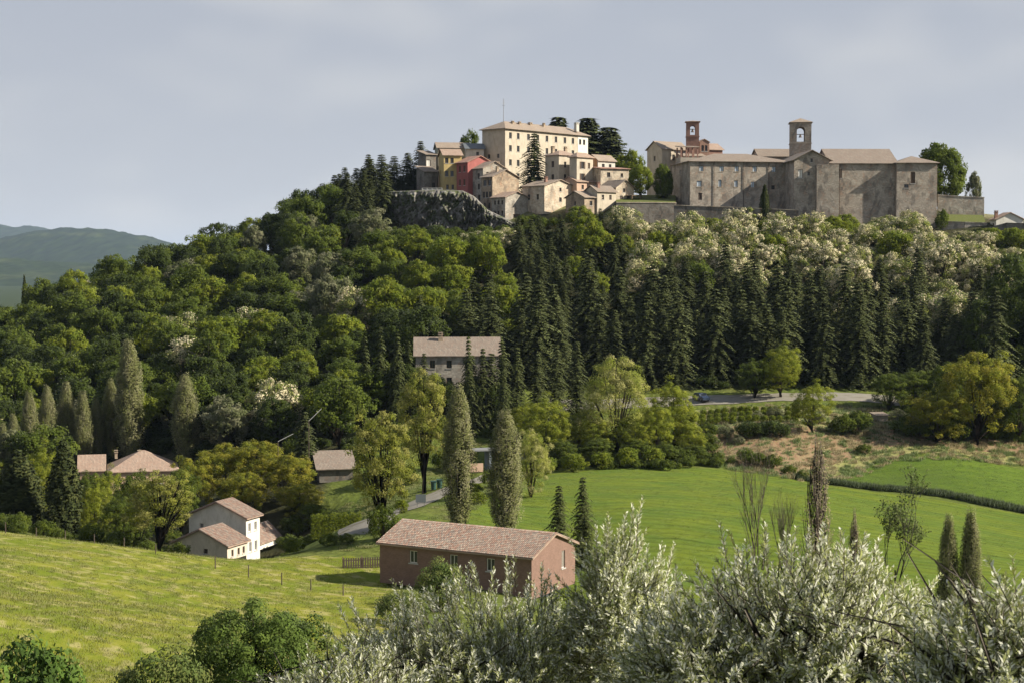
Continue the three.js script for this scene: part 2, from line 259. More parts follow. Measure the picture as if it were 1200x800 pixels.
const M = {
  cream: plaster(0.48, 0.42, 0.34), creamStone: stone(0.50, 0.43, 0.35), white: plaster(0.68, 0.66, 0.61), offwhite: plaster(0.52, 0.50, 0.46), yellow: plaster(0.50, 0.385, 0.17), red: plaster(0.36, 0.115, 0.105), ochre: plaster(0.50, 0.28, 0.14), pink: plaster(0.52, 0.36, 0.27), sage: plaster(0.36, 0.35, 0.27), grey: stone(0.40, 0.38, 0.35), dark: stone(0.20, 0.19, 0.18), brown: stone(0.40, 0.33, 0.26), pale: stone(0.56, 0.50, 0.42), monk: stone(0.40, 0.365, 0.33), blue: plaster(0.46, 0.47, 0.47),
  brick: brick(0.28, 0.165, 0.13), barn: brick(0.225, 0.142, 0.116), lightBrick: brick(0.29, 0.185, 0.142),
  tile: tiles(0.325, 0.28, 0.24), tilePink: tiles(0.37, 0.29, 0.245), tileGrey: tiles(0.255, 0.222, 0.196), tileRed: tiles(0.40, 0.25, 0.21), slate: std(0.09, 0.10, 0.11, { roughness: 0.6 }),
  pane: std(0.03, 0.035, 0.04, { roughness: 0.12 }), frameBrown: std(0.10, 0.065, 0.04), frameWhite: std(0.62, 0.60, 0.56), bluePanel: std(0.40, 0.47, 0.55), shutterBrown: std(0.09, 0.06, 0.04), shutterGreen: std(0.05, 0.08, 0.05), metal: std(0.25, 0.25, 0.25, { metalness: 0.6, roughness: 0.5 }), concrete: std(0.38, 0.37, 0.35), wood: std(0.16, 0.11, 0.07), darkWood: std(0.07, 0.05, 0.04), copper: std(0.10, 0.075, 0.06),
};
// a roof of flat faces with thickness; faces are rings of Vector3, texture in metres along the eaves and up the slope
function roofGeometry(faces, t = 0.16) {
  const pos = [], uv = [], key = (p) => p.x.toFixed(2) + ',' + p.y.toFixed(2) + ',' + p.z.toFixed(2), edges = new Map();
  for (const f of faces) for (let i = 0; i < f.length; i++) { const a = key(f[i]), b = key(f[(i + 1) % f.length]); edges.set(a < b ? a + b : b + a, (edges.get(a < b ? a + b : b + a) ?? 0) + 1); }
  const tri = (a, b, c, ua, ub, uc) => { pos.push(...a.toArray(), ...b.toArray(), ...c.toArray()); uv.push(...ua, ...ub, ...uc); };
  for (const f of faces) {
    const n = new THREE.Vector3().crossVectors(f[1].clone().sub(f[0]), f[2].clone().sub(f[0])).normalize(), ux = new THREE.Vector3(n.z, 0, -n.x); if (ux.lengthSq() < 1e-6) ux.set(1, 0, 0); ux.normalize(); const vy = new THREE.Vector3().crossVectors(n, ux).normalize();
    const q = (p) => [p.dot(ux), p.dot(vy)], lo = f.map((p) => p.clone().add(new THREE.Vector3(0, -t, 0)));
    for (let i = 1; i + 1 < f.length; i++) { tri(f[0], f[i], f[i + 1], q(f[0]), q(f[i]), q(f[i + 1])); tri(lo[0], lo[i + 1], lo[i], q(lo[0]), q(lo[i + 1]), q(lo[i])); }
    for (let i = 0; i < f.length; i++) { const j = (i + 1) % f.length, a = key(f[i]), b = key(f[j]); if (edges.get(a < b ? a + b : b + a) > 1) continue; tri(f[i], lo[i], lo[j], [0, 0], [0, t], [1, t]); tri(f[i], lo[j], f[j], [0, 0], [1, t], [1, 0]); }
  }
  const g = new THREE.BufferGeometry(); g.setAttribute('position', new THREE.Float32BufferAttribute(pos, 3)); g.setAttribute('uv', new THREE.Float32BufferAttribute(uv, 2)); g.computeVertexNormals(); return g;
}
// clay barrel tiles laid one by one over a roof face [eave start, eave end, ridge end, ridge start]
const tileTint = [[0.255, 0.185, 0.145], [0.265, 0.17, 0.13], [0.23, 0.175, 0.145], [0.29, 0.22, 0.175], [0.205, 0.165, 0.14], [0.24, 0.15, 0.115], [0.27, 0.225, 0.185]];
function barrelTiles(face, seed) {
  const rnd = rngOf(seed), [a, b, c, d] = face, pos = [], col = [], idx = [], nor = [], w = a.distanceTo(b), up = a.distanceTo(d), nc = Math.round(w / 0.215), nr = Math.round(up / 0.36);
  const ex = b.clone().sub(a).normalize(), ey = d.clone().sub(a).normalize(), en = new THREE.Vector3().crossVectors(ex, ey).normalize(), S = 5;
  for (let i = 0; i < nc; i++) for (let j = 0; j < nr; j++) {
    const t = tileTint[Math.floor(rnd() * tileTint.length)], f = 0.86 + 0.28 * rnd(), o = a.clone().addScaledVector(ex, (i + 0.5) * w / nc + (rnd() - 0.5) * 0.02).addScaledVector(ey, j * up / nr + (rnd() - 0.5) * 0.03), k0 = pos.length / 3, lift = 0.02 + rnd() * 0.015;
    for (let e = 0; e < 2; e++) for (let s = 0; s < S; s++) {
      const th = s / (S - 1) * Math.PI, r = e ? 0.08 : 0.095, q = o.clone().addScaledVector(ey, e * (up / nr + 0.05)).addScaledVector(ex, -Math.cos(th) * r).addScaledVector(en, Math.sin(th) * r * 0.9 + lift + (e ? 0 : 0.03));
      pos.push(q.x, q.y, q.z); const nn = ex.clone().multiplyScalar(-Math.cos(th)).addScaledVector(en, Math.sin(th) + 0.05).normalize(); nor.push(nn.x, nn.y, nn.z); col.push(t[0] * f, t[1] * f, t[2] * f);
    }
    for (let s = 0; s + 1 < S; s++) idx.push(k0 + s, k0 + s + 1, k0 + S + s, k0 + s + 1, k0 + S + s + 1, k0 + S + s);
  }
  const g = new THREE.BufferGeometry(); g.setAttribute('position', new THREE.Float32BufferAttribute(pos, 3)); g.setAttribute('normal', new THREE.Float32BufferAttribute(nor, 3)); g.setAttribute('color', new THREE.Float32BufferAttribute(col, 3)); g.setIndex(idx); return g;
}
const barrelMat = new THREE.MeshStandardMaterial({ vertexColors: true, roughness: 0.9, side: THREE.DoubleSide });
const V = (x, y, z) => new THREE.Vector3(x, y, z);
const bx = (w, h, d, x = 0, y = 0, z = 0) => new THREE.BoxGeometry(w, h, d).translate(x, y, z);
const frameCache = new Map();
function frameGeo(w, h) {
  const k = w.toFixed(2) + 'x' + h.toFixed(2);
  if (!frameCache.has(k)) { const t = 0.09; frameCache.set(k, [mergeGeometries([bx(w, t, 0.08, 0, h / 2 - t / 2, 0), bx(w, t, 0.08, 0, -h / 2 + t / 2, 0), bx(t, h - 2 * t, 0.08, -w / 2 + t / 2, 0, 0), bx(t, h - 2 * t, 0.08, w / 2 - t / 2, 0, 0), bx(t * 0.7, h - 2 * t, 0.06, 0, 0, 0)]), bx(w - 0.1, h - 0.1, 0.02, 0, 0, -0.02), bx(w + 0.24, 0.12, 0.30, 0, -h / 2 - 0.061, 0.10), bx(w / 2, h, 0.05, 0, 0, 0)]); }
  return frameCache.get(k);
}
// A building: its near corner at a bearing and distance, the right-hand walls running away at angle `deg`, wall ends given by bearings; eaves given by the row they show at.
function house(g, o) {
  const th = o.deg * Math.PI / 180, c = Math.cos(th), s = Math.sin(th), d = o.d, E = hy(o.eave, d), x0 = xAt(o.px, d, E);
  const kr = (o.pr - 600) / F, kl = (o.pl - 600) / F, dep = d * CP - E * SP;
  const L = o.L ?? (kr * dep - x0) / (c - kr * s), W = o.W ?? (x0 - kl * dep) / (s + kl * c);
  const base = (o.base ?? H(x0 + (c * L - s * W) / 2, -d - (s * L + c * W) / 2)) - (o.sink ?? 2.5), hgt = E - base;
  if (!(L > 0.5 && W > 0.5 && hgt > 1)) console.log('house size?', g.name, L.toFixed(1), W.toFixed(1), hgt.toFixed(1));
  if (o.log) console.log(g.name, 'L', L.toFixed(1), 'W', W.toFixed(1), 'h', hgt.toFixed(1), 'x', x0.toFixed(1), 'base', base.toFixed(1));
  const root = new THREE.Matrix4().makeRotationY(th).setPosition(x0, base, -d), first = !g.userData.placed;
  if (first) { g.position.set(x0, base, -d); g.rotation.y = th; g.updateMatrix(); Object.defineProperty(g.userData, 'placed', { value: true, enumerable: false }); }
  const local = g.matrix.clone().invert().multiply(root), put = (m) => { m.updateMatrix(); m.matrix.premultiply(local); m.matrix.decompose(m.position, m.quaternion, m.scale); return m; };
  const T = 0.32, rise = o.rise ?? 1.8, ov = o.over ?? 0.45, wallMats = Array.isArray(o.wall) ? o.wall : [o.wall, o.wall, o.wall, o.wall];
  const gz = o.roof === 'gz', gx = o.roof === 'gx', shed = o.roof === 'shed';
  const faces = { front: [0, 0, 0, L, wallMats[0]], right: [L, 0, Math.PI / 2, W, wallMats[1]], back: [L, -W, Math.PI, L, wallMats[2]], left: [0, -W, -Math.PI / 2, W, wallMats[3]] };
  for (const [f, [fx, fz, ry, len, mat]] of Object.entries(faces)) {
    const side = f === 'left' || f === 'right', u0 = side ? T : 0, u1 = side ? len - T : len, sp = new THREE.Shape();
    const topAt = (u) => { if (gx && side) return hgt + rise * (1 - Math.abs(u - len / 2) / (len / 2)) - 0.03; if (gz && !side) return hgt + rise * (1 - Math.abs(u - len / 2) / (len / 2)) - 0.03; if (shed) return hgt + (f === 'back' ? rise : f === 'front' ? 0 : rise * (f === 'left' ? 1 - u / len : u / len)) - 0.03; return hgt; };
    sp.moveTo(u0, 0); sp.lineTo(u1, 0); sp.lineTo(u1, topAt(u1)); if ((gx && side) || (gz && !side)) sp.lineTo(len / 2, topAt(len / 2)); sp.lineTo(u0, topAt(u0)); sp.closePath();
    for (const [u, down, w, h, kind] of o.win?.[f] ?? []) {
      const uc = u * len, v1 = hgt - down, v0 = v1 - h; if (v0 < 0.3 || uc - w / 2 < u0 + 0.1 || uc + w / 2 > u1 - 0.1) continue;
      const hole = new THREE.Path(); hole.moveTo(uc - w / 2, v0); hole.lineTo(uc - w / 2, v1);
      if (kind === 'arch') { for (let k = 1; k < 8; k++) { const a = Math.PI - k / 8 * Math.PI; hole.lineTo(uc + Math.cos(a) * w / 2, v1 + Math.sin(a) * w / 2); } }
      hole.lineTo(uc + w / 2, v1); hole.lineTo(uc + w / 2, v0); hole.closePath(); sp.holes.push(hole);
      if (kind === 'open' || kind === 'arch') continue;
      const [fr, pn, sl, shut] = frameGeo(w, h), m = new THREE.Mesh(fr, kind === 'door' ? M.darkWood : o.frame ?? M.frameBrown); m.name = kind === 'door' ? 'door' : 'window'; m.castShadow = m.receiveShadow = true;
      m.rotation.y = ry; const cs = Math.cos(ry), sn = Math.sin(ry); m.position.set(fx + cs * uc - sn * 0.17, (v0 + v1) / 2, fz - sn * uc - cs * 0.17); put(m); g.add(m);
      const panel = kind === 'blue' ? M.bluePanel : kind === 'shut' ? M.shutterBrown : kind === 'door' ? M.darkWood : kind === 'sky' ? M.frameWhite : M.pane;  // blue and sky kinds: sky tone put into the colour of an opaque panel
      part(kind === 'door' ? 'door_leaf' : kind === 'blue' || kind === 'shut' ? 'window_panel' : 'pane', pn, panel, m);
      if (kind !== 'door') part('sill', sl, o.sillMat ?? M.concrete, m);
      if (kind === 'open_shutters') for (const e of [-1, 1]) { const q = part('window_panel', shut, o.window_panel ?? M.shutterBrown, m); q.position.set(e * (w * 0.75 + 0.05), 0, 0.21); }
    }
    const geo = new THREE.ExtrudeGeometry(sp, { depth: T, bevelEnabled: false }).translate(0, 0, -T), m = new THREE.Mesh(geo, mat); m.name = 'wall'; m.castShadow = m.receiveShadow = true; m.position.set(fx, 0, fz); m.rotation.y = ry; put(m); g.add(m);
  }
  // roof
  const y0 = hgt + 0.17, x1 = -ov, x2 = L + ov, z1 = ov, z2 = -W - ov; let rf = [];
  if (gx) { const zm = -W / 2, k = rise / (W / 2), ye = y0 - ov * k; rf = [[V(x1, ye, z1), V(x2, ye, z1), V(x2, y0 + rise, zm), V(x1, y0 + rise, zm)], [V(x2, ye, z2), V(x1, ye, z2), V(x1, y0 + rise, zm), V(x2, y0 + rise, zm)]]; }
  else if (gz) { const xm = L / 2, k = rise / (L / 2), ye = y0 - ov * k; rf = [[V(x2, ye, z1), V(x2, ye, z2), V(xm, y0 + rise, z2), V(xm, y0 + rise, z1)], [V(x1, ye, z2), V(x1, ye, z1), V(xm, y0 + rise, z1), V(xm, y0 + rise, z2)]]; }
  else if (shed) { const k = rise / W; rf = [[V(x1, y0 - ov * k, z1), V(x2, y0 - ov * k, z1), V(x2, y0 + rise + ov * k, z2), V(x1, y0 + rise + ov * k, z2)]]; }
  else if (o.roof === 'hip') {
    const ye = y0 - 0.1, a = V(x1, ye, z1), b = V(x2, ye, z1), e = V(x2, ye, z2), f = V(x1, ye, z2), yr = y0 + rise;
    if (L > W + 0.5) { const p = V(W / 2, yr, -W / 2), q = V(L - W / 2, yr, -W / 2); rf = [[a, b, q, p], [b, e, q], [e, f, p, q], [f, a, p]]; }
    else if (W > L + 0.5) { const p = V(L / 2, yr, -L / 2), q = V(L / 2, yr, -W + L / 2); rf = [[a, b, p], [b, e, q, p], [e, f, q], [f, a, p, q]]; }
    else { const p = V(L / 2, yr, -W / 2); rf = [[a, b, p], [b, e, p], [e, f, p], [f, a, p]]; }
  } else { const ye = y0; rf = [[V(x1, ye, z1), V(x2, ye, z1), V(x2, ye + 0.2, z2), V(x1, ye + 0.2, z2)]]; }
  const rm = new THREE.Mesh(roofGeometry(rf), o.cover ?? M.tile); rm.name = 'roof'; rm.castShadow = rm.receiveShadow = true; put(rm); g.add(rm);
  if (o.barrel) { const bt = part('roof_tiles', mergeGeometries(rf.filter((f) => f.length === 4).map((f, i) => barrelTiles(f, o.barrel + i))), barrelMat, rm); bt.userData.kind = 'stuff'; }
  for (const [u, v, w, h, kind] of o.chimney ?? []) { // along the length, across the depth, width, height above the roof there
    const x = u * L, z = -v * W, yr = gx ? hgt + rise * (1 - Math.abs(z + W / 2) / (W / 2)) : gz ? hgt + rise * (1 - Math.abs(x - L / 2) / (L / 2)) : hgt + rise * 0.8;
    const cm = part('chimney', mergeGeometries([bx(w, h + 1, w * 0.8, x, yr + (h + 1) / 2 - 0.8, z), bx(w + 0.2, 0.12, w * 0.8 + 0.2, x, yr + h + 0.26, z), bx(w * 0.25, 0.3, w * 0.7, x - w * 0.35, yr + h + 0.45, z), bx(w * 0.25, 0.3, w * 0.7, x + w * 0.35, yr + h + 0.45, z), bx(w + 0.15, 0.1, w * 0.8 + 0.15, x, yr + h + 0.64, z)]), kind ?? M.brown, rm);
  }
  for (const [f, u, w] of o.pipes ?? []) { const [fx, fz, ry, len] = faces[f], cs = Math.cos(ry), sn = Math.sin(ry), m = new THREE.Mesh(new THREE.CylinderGeometry(w ?? 0.09, w ?? 0.09, hgt, 8).translate(0, hgt / 2, 0), M.copper); m.name = 'drainpipe'; m.castShadow = true; m.position.set(fx + cs * u * len + sn * 0.16, 0, fz - sn * u * len + cs * 0.16); put(m); g.add(m); }
  return { L, W, hgt, local, put, E, base };
}
const grid = (us, downs, w, h, kind) => us.flatMap((u) => downs.map((dn) => [u, dn, w, h, typeof kind === 'function' ? kind(u, dn) : kind]));
const B = (name, label, category = 'house', group) => thing(name, label, category, [0, 0, 0], 0, group);

// ------------------------------------------------------------------ the hill town
{ // the great cream palace
  const g = B('palace', 'long four-storey cream palace with hipped tile roof and mast, tallest block of the hill town', 'palace');
  const cols = [0.06, 0.15, 0.27, 0.38, 0.49, 0.60, 0.71, 0.81], k = house(g, { px: 592, d: 455, deg: 48, pl: 565, pr: 689, eave: 150.5, roof: 'hip', rise: 2.4, over: 0.7, wall: M.cream, cover: M.tile, base: 21,
    win: { front: [...grid(cols, [1.0, 4.6, 8.6, 12.4], 1.15, 1.7), ...grid([0.90, 0.95], [1.2, 8.6], 1.0, 1.5)], left: grid([0.3, 0.7], [7.0, 12.0], 0.9, 1.2) }, chimney: [[0.18, 0.35, 0.8, 0.1], [0.26, 0.35, 0.8, 0.1], [0.40, 0.4, 1.1, 0.2], [0.55, 0.35, 0.7, 0.4], [0.885, 0.1, 1.2, 1.2, M.offwhite]] });
  const bay = new THREE.Mesh(bx(k.L * 0.125, k.hgt - 0.4, 0.05, k.L * 0.932, (k.hgt - 0.4) / 2, 0.03), M.white); bay.name = 'plaster_bay';
  const hole = [0.90, 0.95]; const sh = new THREE.Shape(); sh.moveTo(k.L * 0.87, 0); sh.lineTo(k.L - 0.01, 0); sh.lineTo(k.L - 0.01, k.hgt - 0.3); sh.lineTo(k.L * 0.87, k.hgt - 0.3); sh.closePath();
  for (const u of hole) for (const dn of [1.2, 8.6]) { const p = new THREE.Path(), a = u * k.L; p.moveTo(a - 0.55, k.hgt - dn - 1.55); p.lineTo(a - 0.55, k.hgt - dn + 0.05); p.lineTo(a + 0.55, k.hgt - dn + 0.05); p.lineTo(a + 0.55, k.hgt - dn - 1.55); p.closePath(); sh.holes.push(p); }
  bay.geometry = new THREE.ExtrudeGeometry(sh, { depth: 0.05, bevelEnabled: false }).translate(0, 0, 0.004); k.put(bay); bay.castShadow = bay.receiveShadow = true; g.add(bay);
  const mast = new THREE.Mesh(mergeGeometries([new THREE.CylinderGeometry(0.06, 0.09, 7, 6).translate(0, 3.5, 0), bx(1.6, 0.07, 0.07, 0, 5.6, 0), bx(1.0, 0.07, 0.07, 0, 6.3, 0), bx(0.07, 0.07, 1.3, 0, 5.0, 0)]), M.metal); mast.name = 'antenna_mast'; mast.position.set(4.2, k.hgt + 2.0, -k.W / 2); k.put(mast); g.add(mast);
}
house(B('stone_house', 'dark grey stone house at the wooded end of the row, pale window high up'), { px: 499, d: 456, deg: 30, pl: 490, pr: 511, eave: 181, roof: 'shed', rise: 1.2, wall: M.dark, cover: M.tileGrey, win: { front: [[0.25, 1.5, 1.3, 1.9, 'sky'], [0.7, 5, 0.8, 1.1]], left: [[0.5, 4, 0.8, 1.2]] } });
house(B('stone_house', 'low dark stone annex standing on the crag below the dark grey house'), { px: 497, d: 450, deg: 28, pl: 488, pr: 512, eave: 201, roof: 'shed', rise: 1.6, wall: M.dark, cover: M.tileGrey, win: { front: [[0.75, 3.0, 1.0, 1.6]] } });
house(B('town_house', 'tall sage-grey house with long pale tile roof behind the yellow house'), { px: 513, d: 458, deg: 10, pl: 511.6, pr: 549, eave: 173, roof: 'gx', rise: 1.6, W: 7, wall: M.sage, cover: M.tile, win: { front: [[0.18, 6, 0.8, 1.2], [0.18, 10, 0.8, 1.2], [0.7, 1.3, 0.8, 1.1]] }, pipes: [['front', 0.02]] });
house(B('town_house', 'small house with a dark slate roof against the cream palace'), { px: 546, d: 457, deg: 10, pl: 544, pr: 567, eave: 174, roof: 'gx', rise: 1.5, W: 6, wall: M.offwhite, cover: M.slate, win: { front: [[0.65, 0.9, 0.8, 1.1]] } });
house(B('town_house', 'tall narrow yellow house on the edge of the crag'), { px: 520, d: 447, deg: 14, pl: 514, pr: 541, eave: 181.5, roof: 'gx', rise: 1.7, W: 7, wall: M.yellow, cover: M.tilePink, win: { front: [...grid([0.16, 0.46], [0.8, 4.4], 0.95, 1.5), ...grid([0.2, 0.5], [8.2], 0.7, 1.3)], left: grid([0.4], [4, 7.5], 0.8, 1.3) } });
house(B('town_house', 'red-gabled house with salmon tile roof beside the yellow house'), { px: 548, d: 443, deg: 36, pl: 535, pr: 577, eave: 190, roof: 'gz', rise: 1.8, wall: M.red, cover: M.tileRed, win: { left: grid([0.3, 0.7], [0.9, 4.6, 8.0], 0.9, 1.7, 'shut') } });
house(B('town_house', 'grey stone house with broad pale tile roof below the red gable'), { px: 566, d: 440, deg: 36, pl: 548, pr: 593, eave: 197, roof: 'gz', rise: 1.9, wall: M.grey, cover: M.tile, win: { left: [...grid([0.25, 0.72], [1.3, 4.2], 1.0, 1.6), ...grid([0.45, 0.75], [7.2], 0.9, 2.0)], front: grid([0.2], [1.0], 0.9, 1.2) }, chimney: [[0.85, 0.3, 0.7, 0.8]] });
house(B('town_house', 'tall brown stone gabled house with rows of dark windows'), { px: 577, d: 435, deg: 40, pl: 564, pr: 608, eave: 207, roof: 'gz', rise: 2.0, wall: M.brown, cover: M.tile, sink: 5, win: { left: [...grid([0.32, 0.74], [0.8], 1.3, 1.6), ...grid([0.22, 0.5, 0.78], [4.0], 1.0, 1.6), ...grid([0.3, 0.7], [7.0], 0.9, 1.6)], front: [[0.3, 7, 0.8, 1.1]] }, chimney: [[0.35, 0.4, 0.7, 0.9]] });
house(B('town_house', 'lowest grey stone house of the town with pink tile roof'), { px: 592, d: 430, deg: 42, pl: 576, pr: 619, eave: 231, roof: 'gz', rise: 1.5, wall: M.grey, cover: M.tilePink, sink: 4, win: { left: [...grid([0.25, 0.5, 0.78], [0.8, 3.6], 0.75, 1.2)], front: [[0.5, 4.5, 2.6, 1.7, 'shut']] } });
house(B('town_house', 'long low pink-stone gabled house beside the big dark fir'), { px: 638, d: 431, deg: 44, pl: 612, pr: 674, eave: 217.5, roof: 'gz', rise: 1.7, wall: M.pale, cover: M.tile, win: { left: grid([0.3, 0.7], [2.2], 0.9, 1.5), front: [[0.52, 0.4, 0.8, 1.0], [0.52, 3.0, 1.0, 1.2]] }, chimney: [[0.3, 0.35, 0.8, 0.9, M.brick]] });
house(B('villa', 'cream three-storey villa with hipped roof in front of the palace', 'villa'), { px: 655, d: 441, deg: 42, pl: 639, pr: 676, eave: 181.5, roof: 'hip', rise: 1.3, wall: M.cream, cover: M.tilePink, win: { left: [...grid([0.55], [1.6, 5.2], 1.1, 1.7)], front: grid([0.35, 0.75], [1.8, 5.2], 0.9, 1.6) }, chimney: [[0.2, 0.7, 0.9, 0.9], [0.75, 0.5, 0.8, 0.9]] });
house(B('villa', 'cream projecting villa wing with shuttered windows and small balcony', 'villa'), { px: 676, d: 438, deg: 44, pl: 667.5, pr: 695, eave: 184, roof: 'hip', rise: 1.2, wall: M.cream, cover: M.tilePink, win: { front: [...grid([0.35], [1.2, 4.4], 1.0, 1.9, 'open_shutters'), ...grid([0.75], [1.4, 6.6], 0.9, 1.6, 'shut')] } });
house(B('town_house', 'orange-walled house with tan roof behind the cream villa wing'), { px: 701, d: 446, deg: 42, pl: 688, pr: 721, eave: 187.5, roof: 'gx', rise: 1.5, wall: [M.offwhite, M.offwhite, M.ochre, M.ochre], cover: M.tile, win: { front: [[0.3, 1.0, 1.1, 1.4], [0.7, 1.0, 1.0, 1.4], [0.5, 5, 1, 1.4]], left: [[0.5, 1.2, 0.9, 1.4]] } });
house(B('town_house', 'low pale stone house with a thin pink roof near the lawn'), { px: 704, d: 439, deg: 24, pl: 698, pr: 737, eave: 197.5, roof: 'shed', rise: 0.6, W: 6, wall: M.pale, cover: M.tileRed, win: { front: [[0.28, 1.0, 1.0, 1.3], [0.75, 1.2, 0.8, 1.0], [0.75, 3.6, 0.9, 1.3]] } });
house(B('cottage', 'small cottage with reddish roof tucked behind the pink-stone house', 'cottage'), { px: 676, d: 437, deg: 42, pl: 658, pr: 699, eave: 212.5, roof: 'gx', rise: 1.3, wall: M.pink, cover: M.tilePink, win: { front: [[0.3, 0.9, 0.9, 1.2], [0.7, 0.9, 0.9, 1.2]] }, chimney: [[0.3, 0.5, 0.8, 1.0, M.brick], [0.8, 0.4, 0.7, 0.9, M.brick]] });
house(B('cottage', 'cream cottage with shallow brown roof and red chimney', 'cottage'), { px: 700, d: 426, deg: 40, pl: 685, pr: 722, eave: 224, roof: 'gx', rise: 1.5, wall: M.cream, cover: M.tileGrey, win: { front: [[0.3, 0.9, 0.9, 1.3], [0.7, 0.9, 0.9, 1.3, 'door']], left: [[0.5, 1, 0.8, 1.1]] }, chimney: [[0.25, 0.3, 0.8, 0.9, M.brick]] });
house(B('cottage', 'low brown-tiled stone cottage at the foot of the cream cottage', 'cottage'), { px: 685, d: 424, deg: 38, pl: 663, pr: 704, eave: 231, roof: 'gx', rise: 1.6, wall: M.brown, cover: M.tile, win: { front: [[0.4, 1, 0.9, 1.2]], left: [[0.5, 1, 0.8, 1.1]] } });
{ const g = B('cottage', 'gabled cottage with dark open porch beside the lawn', 'cottage'), k = house(g, { px: 722, d: 432, deg: 38, pl: 703, pr: 743, eave: 219.5, roof: 'gz', rise: 2.0, wall: M.pale, cover: M.tileGrey, win: { front: [[0.45, 0.2, 0.9, 1.1], [0.3, 2.2, 1.1, 2.3, 'door'], [0.7, 2.2, 1.1, 1.4]], left: [[0.5, 1, 0.9, 1.3]] } });
  const p = new THREE.Mesh(mergeGeometries([bx(k.L * 0.5, 0.14, 3, k.L * 0.72, k.hgt - 2.2, 1.5), bx(0.2, k.hgt - 2.25, 0.2, k.L * 0.5, (k.hgt - 2.25) / 2, 2.8), bx(0.2, k.hgt - 2.25, 0.2, k.L * 0.95, (k.hgt - 2.25) / 2, 2.8)]), M.wood); p.name = 'porch'; p.castShadow = p.receiveShadow = true; k.put(p); g.add(p); }
// a square bell tower with openings in all four faces; added to a building as parts
function tower(g, px, d, deg, wide, eaveRow, low, mat, roofMat, rise, openW, openH, openDown) {
  const th = deg * Math.PI / 180, E = hy(eaveRow, d), x0 = xAt(px, d, E), hgt = E - low, root = new THREE.Matrix4().makeRotationY(th).setPosition(x0, low, -d), local = g.matrix.clone().invert().multiply(root), h = wide / 2;
  const put = (m) => { m.updateMatrix(); m.matrix.premultiply(local); m.matrix.decompose(m.position, m.quaternion, m.scale); m.castShadow = m.receiveShadow = true; g.add(m); return m; };
  for (let f = 0; f < 4; f++) {
    const T = 0.5, side = f % 2, u0 = side ? -h + T : -h, u1 = -u0, sp = new THREE.Shape(); sp.moveTo(u0, 0); sp.lineTo(u1, 0); sp.lineTo(u1, hgt); sp.lineTo(u0, hgt); sp.closePath();
    const p = new THREE.Path(), b = hgt - openDown - openH, a = hgt - openDown; p.moveTo(-openW / 2, b); p.lineTo(-openW / 2, a); for (let k = 1; k < 8; k++) { const q = Math.PI - k / 8 * Math.PI; p.lineTo(Math.cos(q) * openW / 2, a + Math.sin(q) * openW / 2); } p.lineTo(openW / 2, a); p.lineTo(openW / 2, b); p.closePath(); sp.holes.push(p);
    const m = new THREE.Mesh(new THREE.ExtrudeGeometry(sp, { depth: T, bevelEnabled: false }).translate(0, 0, h - T), mat); m.name = 'tower_wall'; m.rotation.y = f * Math.PI / 2; put(m);
  }
  const o = 0.35, a = V(-h - o, hgt + 0.16, h + o), b = V(h + o, hgt + 0.16, h + o), c = V(h + o, hgt + 0.16, -h - o), e = V(-h - o, hgt + 0.16, -h - o), p = V(0, hgt + 0.16 + rise, 0), rm = new THREE.Mesh(roofGeometry([[a, b, p], [b, c, p], [c, e, p], [e, a, p]]), roofMat); rm.name = 'tower_roof'; put(rm);
  const cor = new THREE.Mesh(mergeGeometries([bx(wide + 0.3, 0.22, 0.15, 0, 0, h + 0.078), bx(wide + 0.3, 0.22, 0.15, 0, 0, -h - 0.078), bx(0.15, 0.22, wide, h + 0.078, 0, 0), bx(0.15, 0.22, wide, -h - 0.078, 0, 0)]).translate(0, hgt - openDown - openH - 0.4, 0), mat); cor.name = 'string_course'; put(cor);
  const bell = new THREE.Mesh(new THREE.LatheGeometry([[0.05, 0.75], [0.2, 0.72], [0.28, 0.5], [0.34, 0.2], [0.5, 0]].map((q) => new THREE.Vector2(...q)), 16).translate(0, hgt - openDown - openH * 0.55, 0), M.copper); bell.name = 'bell'; put(bell);
  const beam = new THREE.Mesh(bx(wide - 1, 0.18, 0.18, 0, hgt - openDown - openH * 0.55 + 0.85, 0), M.wood); beam.name = 'bell_beam'; put(beam);
}
{ // parish church
  const g = B('church', 'parish church with long pale tile roof, cream side wall and red brick bell tower', 'church');
  house(g, { px: 776, d: 462, deg: 34, pl: 758.5, pr: 806, eave: 174, roof: 'gx', rise: 2.2, wall: M.cream, cover: M.tile, win: { front: [[0.45, 1.6, 1.0, 1.7]], left: [[0.5, 2, 0.9, 1.4]] } });
  house(g, { px: 826, d: 466, deg: 20, pl: 818, pr: 847, eave: 175, roof: 'gx', rise: 1.9, W: 8, wall: M.brick, cover: M.tilePink, win: { front: [[0.6, 1.2, 0.9, 1.5]] } });
  house(g, { px: 820, d: 460, deg: 8, pl: 819, pr: 831.5, eave: 166.5, roof: 'gz', rise: 0.8, W: 4, over: 0.2, wall: M.lightBrick, cover: M.tilePink, win: { front: [[0.32, 0.9, 0.75, 1.7], [0.68, 0.9, 0.75, 1.7]] } });
  house(g, { px: 800, d: 455, deg: 10, pl: 795, pr: 826, eave: 183, roof: 'shed', rise: 1.5, W: 7, wall: M.pale, cover: M.tile, win: { front: [[0.3, 1, 0.9, 1.2]] } });
  tower(g, 811.8, 461, -4, 3.6, 143.5, 20, M.brick, M.tilePink, 0.35, 1.5, 2.0, 1.7);
}
